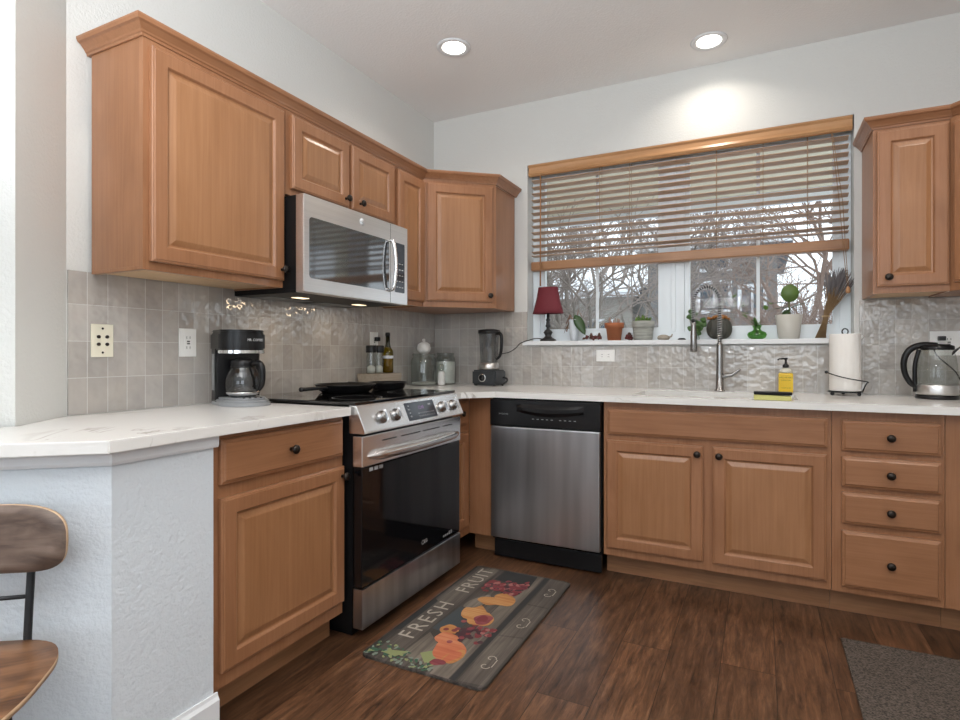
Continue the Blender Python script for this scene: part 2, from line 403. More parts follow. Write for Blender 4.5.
struct(m.build('wall_right', 'wall_paint'))
m = MB()                                           # far side of the dining area, with a patio door opening
m.box(-4.2, -4.0, -7.5, -6.9, 0, H); m.box(-4.2, -4.0, -4.3, .16, 0, H); m.box(-4.2, -4.0, -6.9, -4.3, 2.4, H); m.box(-4.2, -4.0, -6.9, -4.3, 0, .9)
struct(m.build('wall_dining', 'wall_paint'))
m = MB()
for a, b in ((-4.0,-2.7), (-.5,.8), (3.0,3.45)): m.box(a, b, -7.7, -7.5, 0, H)
for a, b in ((-2.7,-.5), (.8,3.0)): m.box(a, b, -7.7, -7.5, 0, 1.0); m.box(a, b, -7.7, -7.5, 2.4, H)
struct(m.build('wall_front', 'wall_paint'))
# peninsula half wall
HW = [(.003,-2.272), (.635,-2.272), (.635,-2.56), (-.525,-3.508), (-.72,-3.27), (.163,-2.554), (.003,-2.337)]
struct(MB().prism(HW, 0, .876).build('wall_peninsula', 'halfwall_paint'))
def sweep(mb, path, prof, left=False):
    P = [Vector(p) for p in path]; rings = []
    for i, p in enumerate(P):
        ds = []
        if i > 0: ds.append((P[i]-P[i-1]).normalized())
        if i < len(P)-1: ds.append((P[i+1]-P[i]).normalized())
        ns = [Vector((d.y, -d.x))*(-1 if left else 1) for d in ds]
        if len(ns) == 2: n = (ns[0]+ns[1]); n = n/ (n.length_squared/2) if n.length else ns[0]
        else: n = ns[0]
        rings.append([mb.v((p.x+n.x*o, p.y+n.y*o, z)) for o, z in prof])
    k = len(prof)
    for a, b in zip(rings, rings[1:]):
        for j in range(k): mb.face((a[j], a[(j+1)%k], b[(j+1)%k], b[j]))
    mb.face(rings[0]); mb.face(rings[-1][::-1])
m = MB(); sweep(m, [(-.5,-3.487), (.635,-2.56), (.635,-2.262)], [(.001,.840), (.009,.842), (.012,.850), (.012,.876), (.001,.876)])
struct(m.build('trim_1', 'white_trim'))
m = MB(); sweep(m, [(-.5,-3.487), (.635,-2.56), (.635,-2.262)], [(.001,0), (.022,0), (.022,.018), (.014,.022), (.014,.095), (.008,.105), (.006,.115), (.001,.115)])
struct(m.build('baseboard_peninsula', 'white_trim'))
# tiled backsplash
m = MB().box(.001, .009, 0, 2.333, 0, .488); o = m.build('backsplash', 'glazed_tile', None, (0,-2.335,.9095)); struct(o)
m = MB(); m.box(.0, .704, 0, .008, 0, .477); m.box(.704, 2.53, 0, .008, 0, .250); m.box(2.53, 3.43, 0, .008, 0, .477)
bmesh.ops.remove_doubles(m.bm, verts=m.bm.verts[:], dist=1e-5)
o = m.build('backsplash', 'glazed_tile', None, (.012,-.009,.9095)); struct(o)

# ------------------------------------------------------------------ window
win = bpy.data.objects.new('window_1', None); COL.objects.link(win); win.location = (0,.10,0); struct(win)
m = MB(); x0, x1, z0, z1 = WX0+.002, WX1-.002, 1.195, WZ1-.002
F = .05
m.box(x0, x0+F, 0, .055, z0, z1); m.box(x1-F, x1, 0, .055, z0, z1); m.box(x0+F, x1-F, 0, .055, z0, z0+F); m.box(x0+F, x1-F, 0, .055, z1-F, z1)
m.build('window_frame', 'white_vinyl', win)
m = MB(); m.box(1.558, 1.678, .002, .055, z0+F, z1-F); m.box(1.605, 1.63, -.008, .002, z0+F, z1-F, .003)
m.build('mullion', 'white_vinyl', win)
for a, b, g in ((x0+F, 1.557, 1.148), (1.679, x1-F, 2.075)):
    m = MB(); m.box(a, a+.03, .012, .045, z0+F, z1-F); m.box(b-.03, b, .012, .045, z0+F, z1-F)
    m.box(a+.03, b-.03, .012, .045, z0+F, z0+F+.03); m.box(a+.03, b-.03, .012, .045, z1-F-.03, z1-F)
    sash = m.build('sash', 'white_vinyl', win)
    m = MB(); m.box(g-.009, g+.009, .018, .0265, z0+F+.03, z1-F-.03); m.build('grille_bar', 'white_vinyl', sash)
    m = MB(); m.box(a+.028, b-.028, .0275, .0305, z0+F+.028, z1-F-.028); m.build('pane', 'window_glass', sash)
m = MB().box(.695, 2.54, -.14, -.001, 1.167, 1.194, .004); m.build('window_sill', 'white_trim', win)
SILL = 1.1945
# blind
bl = thing('window_blind', 'wooden venetian blind half lowered over the kitchen window', 'blind', (0,.045,0))
m = MB(); sweep(m, [(.722,-.03), (2.513,-.03)], [(0,2.268), (.012,2.274), (.018,2.285), (.012,2.30), (.012,2.325), (.02,2.335), (.02,2.342), (0,2.342)])
m.build('valance', 'valance_wood', bl)
m = MB().box(.725, 2.51, -.028, .028, 2.29, 2.335); m.build('head_rail', 'blind_wood', bl)
zs = [2.243-.0425*i for i in range(12)] + [1.752]
for i, z in enumerate(zs):
    m = MB(); t = bmesh.new(); bmesh.ops.create_cube(t, size=1)
    Mx = Matrix.Translation((1.6175, 0, z)) @ Matrix.Rotation(R(-3 if i == 12 else -9), 4, 'X') @ Matrix.Diagonal((1.765, .05, .0032, 1))
    m.merge(t, Mx); m.build('slat', 'slat_wood', bl)
m = MB().box(.733, 2.502, -.03, .03, 1.655, 1.713, .008); m.build('bottom_rail', 'blind_wood', bl)
for x in (1.19, 1.374, 1.861, 2.10, 2.314):
    for dy in (-.027, .027): MB().tube([(x, dy, 2.285), (x, dy, 1.70)], .0014, 5).build('ladder_cord', 'blind_cord', bl)
m = MB().tube([(.808,-.05,2.27), (.808,-.052,1.55)], .005, 8); m.build('tilt_wand', 'blind_wood', bl)
m = MB(); m.tube([(2.42,-.036,2.27), (2.455,-.045,1.9), (2.475,-.05,1.62), (2.49,-.05,1.46)], .0015, 5); m.build('lift_cord', 'blind_cord', bl); m = MB(); m.tube([(2.425,-.036,2.27), (2.47,-.045,1.9), (2.484,-.05,1.62), (2.495,-.05,1.46)], .0015, 5)
m.build('lift_cord', 'blind_cord', bl)
m = MB().lathe([(0,0), (.009,.002), (.012,.012), (.009,.028), (.004,.036), (0,.036)], (2.493,-.05,1.425), 12); m.build('cord_tassel', 'valance_wood', bl)

# ------------------------------------------------------------------ cabinets
def panel(mb, x0, x1, z0, z1, prof, y=0):
    rings = []
    for d, h in prof:
        rings.append([mb.v((x0+d, y-h, z0+d)), mb.v((x1-d, y-h, z0+d)), mb.v((x1-d, y-h, z1-d)), mb.v((x0+d, y-h, z1-d))])
    mb.face(rings[0][::-1])
    for i, (a, b) in enumerate(zip(rings, rings[1:])):
        if i == 7: mb.mi = 1
        for k in range(4): mb.face((a[k], a[(k+1)%4], b[(k+1)%4], b[k]))
    mb.face(rings[-1]); mb.mi = 0
DOOR = [(0,.001), (0,.015), (.003,.018), (.007,.0185), (.009,.021), (.050,.021), (.053,.0185), (.057,.0125), (.062,.0115), (.080,.0185), (.083,.0192)]
DRAW = [(0,.001), (0,.013), (.003,.0155), (.008,.0165), (.013,.021)]
def knob(parent, x, z, y=-.021):
    m = MB(); Mx = Matrix.Rotation(R(90), 4, 'X')
    m.lathe([(0,-.001), (.007,0), (.0055,.006), (.005,.012), (.0125,.017), (.016,.022), (.0155,.027), (.011,.031), (0,.0325)], (x, y, z), 18, Mx)
    return m.build('knob', 'knob_bronze', parent)
def door(parent, x0, x1, z0, z1, kx=None, kz=None):
    m = MB(); panel(m, x0, x1, z0, z1, DOOR); o = m.build('door', ['maple_vertical', 'maple_panel'], parent)
    if kx is not None: knob(o, kx, kz)
    return o
def drawer(parent, x0, x1, z0, z1, k=True, name='drawer'):
    m = MB(); panel(m, x0, x1, z0, z1, DRAW); o = m.build(name, 'maple_horizontal', parent)
    if k: knob(o, (x0+x1)/2, (z0+z1)/2)
    return o
def base_cab(label, loc, rz, wd, depth=.605, toe=True, top=.8765):
    t = thing('base_cabinet', label, 'cabinet', loc, rz)
    MB().box(.001, wd-.001, .02, depth, .105, top).build('carcass', 'maple_vertical', t)
    MB().box(.0005, wd-.0005, .0, .0195, .105, .8765).build('face_frame', 'maple_vertical', t)
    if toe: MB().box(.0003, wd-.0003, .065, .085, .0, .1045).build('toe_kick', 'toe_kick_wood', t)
    return t
E90 = R(90)
c = base_cab('maple base cabinet with one drawer at the end beside the white half wall', (.617,-2.265,0), E90, .580)
drawer(c, .022, .567, .722, .858); door(c, .022, .573, .155, .681, .555, .645)
c = base_cab('narrow maple base cabinet between the range and the corner', (.61,-.873,0), E90, .262)
drawer(c, .02, .215, .722, .858); door(c, .02, .215, .155, .681)
t = thing('corner_filler', 'plain maple filler panel in the corner left of the dishwasher', 'cabinet panel', (.6105,-.61,0))
MB().box(0, .137, 0, .02, .105, .8765).build('panel', 'maple_vertical', t)
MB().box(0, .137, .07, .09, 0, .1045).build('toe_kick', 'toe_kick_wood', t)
c = base_cab('wide maple sink base cabinet with two doors under the window', (1.376,-.61,0), 0, .984, top=.694)
drawer(c, .021, .97, .714, .84, False, 'false_drawer_front'); door(c, .018, .470, .145, .684, .447, .648); door(c, .512, .966, .145, .684, .541, .646)
c = base_cab('maple drawer base with four drawers right of the sink cabinet', (2.361,-.61,0), 0, .386)
for a, b in ((.708,.836), (.556,.682), (.400,.532), (.135,.370)): drawer(c, .036, .372, a, b)
c = base_cab('plain maple corner base cabinet at the right edge under the kettle', (2.748,-.61,0), 0, .70)

def wall_cab(label, loc, rz, wd, z0, z1, depth=.28):
    t = thing('wall_cabinet', label, 'cabinet', (loc[0], loc[1], 0), rz)
    m = MB(); m.box(.001, wd-.001, .02, depth, z0+.012, z1); m.build('carcass', 'maple_vertical', t)
    m = MB(); m.box(.0005, wd-.0005, 0, .0195, z0, z1); m.build('face_frame', 'maple_vertical', t)
    [MB().box(a, a+.018, .02, depth, z0, z0+.0118).build('side_lip', 'maple_vertical', t) for a in (.001, wd-.019)]
    m = MB(); m.box(.0195, wd-.0195, .021, depth, z0+.006, z0+.0118); m.build('underside', 'maple_pale', t)
    return t
UB, UT = 1.39, 2.14
FX = .30
c = wall_cab('large maple wall cabinet with one wide door left of the microwave', (FX,-2.27), E90, .598, UB, UT)
door(c, .020, .580, 1.418, 2.118, .562, 1.462)
c = wall_cab('short maple wall cabinet with two small doors above the microwave', (FX,-1.671), E90, .766, 1.785, UT)
door(c, .024, .387, 1.812, 2.122, .357, 1.85); door(c, .405, .753, 1.812, 2.122, .462, 1.85)
c = wall_cab('narrow tall maple wall cabinet between the microwave and the corner', (FX,-.904), E90, .300, UB, UT)
door(c, .023, .288, 1.418, 2.122, .045, 1.455)
def diag_cab(label, sgn, x_in, x_out, y_in, y_out, wall):
    # five-sided corner unit; (x_in,y_in) and (x_out,y_out) are the two ends of its diagonal face
    t = thing('corner_wall_cabinet', label, 'cabinet', (0,0,0))
    poly = [(x_in,y_in), (x_out,y_out), (x_out,-.012), (wall,-.012), (wall,y_in)]
    MB().prism(poly, UB, UT).build('carcass', 'maple_vertical', t)
    a = math.atan2(y_out-y_in, x_out-x_in) if sgn > 0 else math.atan2(y_in-y_out, x_in-x_out)
    W_ = math.hypot(x_out-x_in, y_out-y_in); s = (x_in, y_in) if sgn > 0 else (x_out, y_out)
    f = MB().box(.0, W_, -.0195, -.0005, UB, UT).build('face_frame', 'maple_vertical', t); f.location = (s[0], s[1], 0); f.rotation_euler = (0,0,a)
    m = MB(); panel(m, .022, W_-.022, 1.425, 2.118, DOOR, -.0195); d = m.build('door', ['maple_vertical', 'maple_panel'], t); d.location = f.location; d.rotation_euler = f.rotation_euler
    knob(d, W_-.045, 1.462, -.0405)
    return t
diag_cab('diagonal maple corner wall cabinet left of the window', 1, .292, .628, -.602, -.31, .012)
c = wall_cab('maple wall cabinet with one door right of the window', (2.551,-.325), 0, .293, UB, UT, .313)
door(c, .014, .275, 1.42, 2.125, .055, 1.46)
diag_cab('diagonal maple corner wall cabinet at the right edge of the view', -1, 3.13, 2.846, -.62, -.32, 3.44)
CR = [(-.012,2.1402), (.004,2.1402), (.006,2.148), (.010,2.151), (.012,2.156), (.026,2.172), (.034,2.176), (.038,2.185), (.038,2.192), (-.012,2.192)]
m = MB(); sweep(m, [(.003,-2.271), (FX,-2.271), (FX,-.603), (.641,-.331), (.641,-.012)], CR)
tag(m.build('crown_molding', 'maple_lengthwise'), 'maple crown moulding along the top of the left wall cabinets', 'molding')
m = MB(); sweep(m, [(2.55,-.012), (2.55,-.326), (2.842,-.326), (3.12,-.636), (3.44,-.636)], CR)
tag(m.build('crown_molding', 'maple_horizontal'), 'maple crown moulding on top of the wall cabinets right of the window', 'molding')

# ------------------------------------------------------------------ worktops, sink
CT = .909
m = MB().prism([(.011,-1.684), (.66,-1.684), (.665,-2.2), (.680,-2.592), (-.43,-3.50), (-.68,-3.30), (.166,-2.557), (.012,-2.347)][::-1], .877, CT, .002)
tag(m.build('countertop', 'quartz'), 'white veined quartz worktop on the half wall left of the range', 'countertop')
m = MB()
Z0, Z1 = .877, CT
m.prism([(.011,-.869), (.66,-.869), (.66,-.80), (.79,-.66), (1.50,-.66), (1.50,-.010), (.011,-.010)], Z0, Z1)
m.box(1.50, 2.24, -.66, -.54, Z0, Z1); m.box(1.50, 2.24, -.165, -.010, Z0, Z1); m.box(2.24, 3.446, -.66, -.010, Z0, Z1)
bmesh.ops.remove_doubles(m.bm, verts=m.bm.verts[:], dist=1e-5)
tag(m.build('countertop', 'quartz'), 'long white veined quartz worktop under the window with the sink cut in', 'countertop')
m = MB(); t_ = .003
m.box(1.488, 2.252, -.552, -.54, .865, .8765); m.box(1.488, 2.252, -.165, -.153, .865, .8765); m.box(1.488, 1.50, -.54, -.165, .865, .8765); m.box(2.24, 2.252, -.54, -.165, .865, .8765)
a, b, c_, d = 1.50, 2.24, -.54, -.165
m.box(a-t_, a, c_, d, .70, .8765); m.box(b, b+t_, c_, d, .70, .8765); m.box(a, b, c_-t_, c_, .70, .8765); m.box(a, b, d, d+t_, .70, .8765); m.box(a-t_, b+t_, c_-t_, d+t_, .697, .70)
sk = thing('kitchen_sink', 'undermount sink bowl set in the worktop below the window', 'sink', (0,0,0))
m.build('bowl', 'brushed_steel', sk)
MB().lathe([(0,.0005), (.04,.0005), (.044,.003), (.045,.0005)], (1.87,-.35,.70), 24).build('drain', 'chrome', sk)

# faucet
fa = thing('kitchen_faucet', 'spring neck pull-down faucet in brushed nickel behind the sink', 'faucet', (1.886,-.09,CT))
m = MB().lathe([(0,0), (.028,0), (.028,.006), (.021,.01), (.019,.10), (.0175,.16), (.0165,.25), (.0155,.262), (0,.262)]); m.build('body', 'nickel', fa)
arc = [(0,0,.262), (0,0,.36), (0,0,.47)]
def arcp(a): return (-.0675+.0675*math.cos(a), -.0, .49+.085*math.sin(a))
path = [(0,0,.262), (0,0,.35), (0,0,.43)] + [arcp(PI*i/14) for i in range(15)] + [(-.135,0,.42), (-.135,0,.37)]
m = MB().tube(path, .0088, 10); hose = m.build('hose', 'black_plastic', fa)
# spring coil round the hose
fine = []
for i in range(len(path)-1):
    a, b = Vector(path[i]), Vector(path[i+1]); n = max(1, int((b-a).length/.0011))
    for k in range(n): fine.append(a.lerp(b, k/n))
cp, Lc = [], 0
for i, p in enumerate(fine[:-1]):
    d = (fine[i+1]-p).normalized(); q = Vector((0,1,0)); u = d.cross(q).normalized(); Lc += .0011
    an = Lc/.0125*2*PI; cp.append(p+(q*math.cos(an)+u*math.sin(an))*.0112)
m = MB().tube(cp, .0027, 5); m.build('spring', 'chrome', fa)
m = MB().lathe([(0,.215), (.017,.215), (.019,.225), (.018,.30), (.0155,.335), (.013,.36), (.013,.385), (0,.385)], (-.135,0,0)); m.build('spray_head', 'nickel', fa)
m = MB().tube([(-.135,0,.388), (-.135,0,.392)], .019, 16); m.build('spring_collar', 'black_plastic', fa)
m = MB().tube([(.015,-.0,.075), (.035,-.004,.085), (.06,-.007,.09), (.082,-.01,.105), (.102,-.012,.122)], [.013,.0135,.0115,.008,.006], 12); m.build('lever', 'nickel', fa)

# ------------------------------------------------------------------ dishwasher
dw = thing('dishwasher', 'stainless steel dishwasher with a black control strip', 'dishwasher', (.752,-.61,0))
MB().box(.004, .616, .0, .57, .10, .876).build('tub', 'black_matte', dw)
MB().box(.008, .612, -.038, -.001, .118, .722, .006).build('door', 'brushed_steel_highlights', dw)
m = MB(); m.box(.004, .616, -.036, -.001, .724, .866, .004); cp_ = m.build('control_panel', 'black_plastic', dw)
m = MB()
g = [[m.v((.16+.37*i/12, -.036-.016*math.sin(PI*i/12)**.7*(1 if 0 < j < 3 else 0), .805-.022*math.sin(PI*i/12)*(1-j/3)+.04*j/3)) for j in range(4)] for i in range(13)]
for i in range(12):
    for j in range(3): m.face((g[i][j], g[i+1][j], g[i+1][j+1], g[i][j+1]))
m.build('handle', 'black_plastic', dw)
m = MB(); write(m, 'FRIGIDAIRE', .011, Matrix.Translation((.085,-.0375,.79)) @ FRONT); m.build('logo', 'print_grey', dw); m = MB()
for i in range(9): m.box(.25+i*.026+(.02 if i > 4 else 0), .262+i*.026+(.02 if i > 4 else 0), -.0372, -.0362, .768, .7715)

m.build('panel_print', 'print_grey', dw)
MB().box(.02, .616, -.012, .01, .01, .10, .003).build('kick_plate', 'black_plastic', dw)

# ------------------------------------------------------------------ range
rg = thing('electric_range', 'stainless slide-in electric range with a black glass oven door', 'range', (.70,-1.674,0), E90)
RW = .79
MB().box(.004, RW-.004, .045, .688, .04, .903).build('body', 'black_matte', rg)
MB().box(.03, RW-.03, .07, .65, .0, .039).build('plinth', 'black_matte', rg)
m = MB().box(-.0, RW, .03, .689, .9145, .926, .002); ck = m.build('cooktop', 'black_glass', rg)
for x, y, r in ((.21,.19,.105), (.21,.50,.08), (.58,.20,.08), (.58,.50,.115)):
    MB().lathe([(r,.0), (r+.003,.0)], (x, y, .9263), 40).build('burner_ring', 'print_grey', ck)
m = MB().prismx([(.06,.9135), (.028,.9135), (.022,.908), (-.020,.812), (-.014,.805), (.06,.805)], .0, RW, .0015); pn = m.build('control_panel', 'range_steel', rg)
nrm = Vector((0,-.909,.417)).normalized()      # panel slope
def on_panel(x, t, off=0): p = Vector((x, .022+(-.020-.022)*t, .908+(.812-.908)*t)); return p+Vector((0,-.916,.401))*off
ang = math.atan2(.916, .401)
RP = Matrix.Rotation(ang, 4, 'X')
for x in (.132, .229, .607, .712):
    c0 = on_panel(x, .52, .0005); m = MB()
    m.lathe([(0,0), (.027,0), (.027,.004), (.023,.006), (.0225,.021), (.020,.025), (0,.025)], c0, 24, RP); m.mi = 1
    t = bmesh.new(); bmesh.ops.create_cube(t, size=1)
    m.merge(t, Matrix.Translation(c0) @ RP @ Matrix.Translation((0,0,.029)) @ Matrix.Diagonal((.014,.046,.012,1)))
    m.build('control_knob', ['nickel', 'range_steel'], pn)
m = MB(); t = bmesh.new(); bmesh.ops.create_cube(t, size=1)
m.merge(t, Matrix.Translation(on_panel(.427,.5,.0012)) @ RP @ Matrix.Diagonal((.232,.082,.003,1))); ds = m.build('display', 'display', pn)
m = MB(); MT = Matrix.Translation(on_panel(.427,.5,.0029)) @ RP
write(m, '12:45', .022, MT @ Matrix.Translation((.0,.012,0)))
m.build('clock', 'digits', ds)
m = MB()
for i in range(9):
    for j in range(2): write(m, '%d' % ((i+j*5) % 10), .009, MT @ Matrix.Translation((-.03+i*.015, -.014-.014*j, 0)))
for j in range(4): write(m, 'ON', .008, MT @ Matrix.Translation((-.095+.0*j, .025-.016*j, 0)))
write(m, 'BAKE', .009, MT @ Matrix.Translation((.075,.022,0)))
m.build('button_print', 'print_white', ds)
od = thing('oven_door', None, None); od.parent = rg
MB().box(.004, RW-.004, .0, .043, .205, .672, .004).build('glass_panel', 'oven_glass', od)
m = MB().box(.002, RW-.002, -.004, .043, .674, .795, .004); m.build('steel_band', 'range_steel', od)
for a, b in ((.13,.228), (.262,.41), (.434,.58), (.61,.70)): MB().box(a, b, -.0052, -.0042, .762, .7665).build('vent_slot', 'slot_dark', od)
m = MB(); m.sm = True; n = 28; cols = []
for i in range(n+1):
    u = i/n; x = .030+.735*u; e = min(1, math.sin(PI*u)*3.2)**.5 if 0 < u < 1 else 0; bow = .012*math.sin(PI*u)
    d = (.030+bow)*e; hz = .019*e; zc = .714-.004*math.sin(PI*u)
    cols.append([m.v((x, y, z)) for y, z in ((-.004, zc+hz), (-.004-d*.75, zc+hz*.95), (-.004-d, zc+hz*.45), (-.004-d, zc-hz*.2), (-.004-d*.8, zc-hz*.85), (-.004-d*.4, zc-hz*1.15), (-.004, zc-hz*1.2))])
for a, b in zip(cols, cols[1:]):
    for k in range(6): m.face((a[k], b[k], b[k+1], a[k+1]))
m.build('handle', 'range_steel', od)
m = MB(); write(m, 'LG', .022, Matrix.Translation((.462,-.0008,.255)) @ FRONT)
m.lathe([(.0085,0), (.0098,0)], (.438,-.0008,.255), 20, Matrix.Rotation(R(90), 4, 'X'))
m.build('logo', 'print_white', od)
m = MB()
for i in range(3): m.box(.05+.032*i, .074+.032*i, -.0006, -.0001, .652, .666)
for i in range(5): m.box(.62+.018*i, .632+.018*i, -.0006, -.0001, .222, .232+.006*(i > 2))
m.build('sticker', 'print_grey', od)
MB().box(.004, RW-.004, -.003, .043, .045, .200, .003).build('drawer_front', 'brushed_steel_highlights', rg)

# ------------------------------------------------------------------ microwave
mw = thing('microwave', 'stainless over-the-range microwave hung under the short wall cabinet', 'microwave', (.42,-1.688,1.368), E90)
MWW = .742; MH = .402
MB().box(.004, MWW-.004, .045, .405, .012, MH-.002).build('housing', 'black_matte', mw)
m = MB().box(0, MWW, 0, .044, .0, MH, .004); fr = m.build('front_panel', 'brushed_steel', mw)
def rrect(x0, x1, z0, z1, r, y, n=5):
    pts = []
    for cx, cz, a0 in ((x1-r, z0+r, -90), (x1-r, z1-r, 0), (x0+r, z1-r, 90), (x0+r, z0+r, 180)):
        for k in range(n+1): a = R(a0+90*k/n); pts.append((cx+r*math.cos(a), y, cz+r*math.sin(a)))
    return pts
def plate(mb, pts, th):
    a = [mb.v(p) for p in pts]; b = [mb.v((p[0], p[1]+th, p[2])) for p in pts]; n = len(pts)
    mb.face(a)
    for i in range(n): mb.face((a[i], b[i], b[(i+1)%n], a[(i+1)%n]))
m = MB(); plate(m, rrect(.03, .578, .060, .312, .016, -.0015), .0014); m.build('window', 'microwave_glass', mw)
m = MB(); plate(m, rrect(.628, .712, .060, .312, .006, -.0015), .0014); kp = m.build('keypad', 'display', mw)
m = MB()
for i in range(5):
    for j in range(3): m.box(.640+j*.023, .652+j*.023, -.0021, -.0016, .085+i*.03, .0885+i*.03)
m.build('key_print', 'print_white', kp)
m = MB().box(.590, .592, -.0006, .001, .004, MH-.004); m.build('door_seam', 'slot_dark', mw)
m = MB(); pts = [(.584, -.002, .065)] + [(.584, -.012-.026*math.sin(PI*(i+.5)/11)**.5, .07+.235*i/10) for i in range(11)] + [(.584,-.002,.312)]
m.tube(pts, .009, 10); m.build('handle', 'range_steel', mw)
m = MB(); m.lathe([(0,0), (.017,0), (.0175,.0012), (0,.0014)], (.369,-.0002,.360), 24, Matrix.Rotation(R(90), 4, 'X')); m.build('emblem', 'print_white', mw)
m = MB(); write(m, 'GE', .017, Matrix.Translation((.369,-.0018,.360)) @ FRONT); m.build('emblem_letters', 'grey_plastic', mw)
m = MB().box(.004, MWW-.004, .046, .405, .0, .0118); m.build('bottom_plate', 'black_matte', mw)
for x in (.19, .60): MB().box(x-.035, x+.035, .185, .225, -.002, -.0002).build('cooktop_light', 'hood_glow', mw)
for x in (.08, .42): MB().box(x, x+.26, .27, .39, -.002, -.0002).build('grease_filter', 'grey_plastic', mw)
for x in (.19, .60):
    l = bpy.data.lights.new('cooktop_lamp', 'AREA'); l.size = .08; l.energy = .35; l.color = (1,.75,.5)
    lo = bpy.data.objects.new('cooktop_lamp', l); COL.objects.link(lo); lo.parent = mw; lo.location = (x,.21,-.006)

# ------------------------------------------------------------------ ceiling lights
def can(loc, label, power=None):
    t = thing('ceiling_light', label, 'ceiling light', (loc[0], loc[1], H), 0, 'recessed ceiling lights')
    MB().lathe([(.062,-.003), (.075,-.008), (.088,-.006), (.092,-.0005), (.062,-.0005)], (0,0,0), 40).build('trim_ring', 'white_trim', t)
    MB().lathe([(0,-.004), (.0615,-.004), (.0615,-.001), (0,-.001)], (0,0,0), 32).build('lens', 'lamp_glow', t)
    l = bpy.data.lights.new('downlight', 'AREA'); l.shape = 'DISK'; l.size = .12; l.energy = power or CAN_POWER; l.spread = R(140); l.color = CAN_COL
    lo = bpy.data.objects.new('downlight', l); COL.objects.link(lo); lo.parent = t; lo.location = (0,0,-.012)
    return t
can((.61,-.79), 'round recessed ceiling light nearer the left wall corner')
can((1.844,-.259), 'round recessed ceiling light close to the wall above the window')
for p in ((2.9,-1.0), (1.0,-2.3), (2.1,-2.0), (2.9,-2.6), (.8,-4.6), (2.6,-4.6), (-1.8,-5.2)): can(p, 'round recessed ceiling light outside the photo, over the open room', 4.2)

# ------------------------------------------------------------------ outlets
def outlet(label, loc, rz, wd, ht, mt, kind):
    t = thing('wall_outlet', label, 'outlet', loc, rz)
    p = MB().box(-wd/2, wd/2, -.006, -.0005, -ht/2, ht/2, .002).build('cover_plate', mt, t)
    m = MB()
    if kind == 'jacks':
        for x in (-.014, .014):
            for z in (-.013, .013): MB().lathe([(0,0), (.006,0), (.006,.004), (0,.004)], (x,-.006,z), 14, Matrix.Rotation(R(90), 4, 'X')).build('jack', 'knob_bronze', p)
        for z in (-.042, .042): MB().lathe([(0,0), (.004,0), (.004,.001), (0,.001)], (0,-.006,z), 12, Matrix.Rotation(R(90), 4, 'X')).build('screw', 'knob_bronze', p)
    elif kind == 'duplex_v':
        MB().box(-.017, .017, -.0075, -.006, -.034, .034, .001).build('socket_face', mt, p)
        for z in (-.02, .02):
            m.box(-.008, -.006, -.008, -.0075, z-.005, z+.005); m.box(.006, .008, -.008, -.0075, z-.005, z+.005)
        m.box(-.006, .006, -.0085, -.0075, -.007, -.002); m.box(-.006, .006, -.0085, -.0075, .002, .007)
        m.build('socket_slot', 'slot_dark', p)
    else:
        MB().box(-.034, .034, -.0075, -.006, -.017, .017, .001).build('socket_face', mt, p)
        for x in (-.02, .02):
            m.box(x-.005, x+.005, -.008, -.0075, .006, .008); m.box(x-.005, x+.005, -.008, -.0075, -.008, -.006)
        m.build('socket_slot', 'slot_dark', p)
    return t
outlet('cream wall plate with four small jacks, leftmost on the tile', (.010,-2.231,1.163), E90, .073, .115, 'cream_plastic', 'jacks')
outlet('white double outlet on the tile left of the coffee maker', (.010,-1.906,1.161), E90, .073, .113, 'white_plastic', 'duplex_v')
t = outlet('white outlet on the tile behind the oil bottle with a black plug', (.010,-.70,1.185), E90, .073, .115, 'white_plastic', 'duplex_v')
MB().box(-.005, .022, -.035, -.0085, .003, .028, .004).build('plug', 'black_plastic', t)
outlet('white horizontal outlet on the tile below the window sill', (1.234,-.010,1.102), 0, .114, .072, 'white_plastic', 'duplex_h')
t = outlet('white double-width outlet plate on the tile behind the kettle', (2.903,-.010,1.166), 0, .15, .118, 'white_plastic', 'duplex_v')
MB().box(-.045, -.018, -.042, -.0062, .012, .034, .004).build('plug', 'black_plastic', t)

# ------------------------------------------------------------------ things on the left worktop
cm = thing('coffee_maker', 'black drip coffee maker with a glass carafe and grey base', 'coffee maker', (.17,-1.785,CT), R(66)); cm.scale = (.92,.92,.985)
def rbox(mb, x0, x1, y0, y1, z0, z1, b): return mb.box(x0, x1, y0, y1, z0, z1, b, 3)
m = MB(); rbox(m, -.095, .095, .03, .105, .001, .24, .012); m.build('tower', 'black_plastic', cm)
m = MB(); poly = [(-.098,.105), (-.098,-.02)]+[(-.098*math.cos(PI*i/12), -.02-.075*math.sin(PI*i/12)) for i in [j/3 for j in range(1,36)]]+[(.098,-.02), (.098,.105)]
m.prism(poly, .225, .296, .006)
m.prism([(x*.97, y*.97) for x, y in poly], .296, .308, .005); m.build('brew_head', 'black_plastic', cm)
m = MB(); m.prism([(x*1.004, y*1.004) for x, y in poly[1:-1]], .212, .2245, .002); m.build('trim_band', 'chrome', cm)
m = MB(); bp = [(-.1,.09), (-.1,-.06)]+[(-.1*math.cos(PI*i/36)+.018*math.sin(PI*i/36), -.06-.105*math.sin(PI*i/36)) for i in range(1,36)]+[(.108,-.06), (.1,.09)]
m.prism(bp, .0, .014, .004); m.prism([(x*.95, y*.94) for x, y in bp], .014, .024, .004); m.prism([(x*.86, y*.84) for x, y in bp], .024, .0325, .004); bs = m.build('base', 'base_silver', cm)
for i in range(4):
    a = R(-118+i*16); MB().lathe([(0,0), (.006,0), (.005,.003), (0,.003)], (.085*math.cos(a)+.02, -.065+.075*math.sin(a)*.86, .0325), 12).build('button', 'black_plastic', bs)
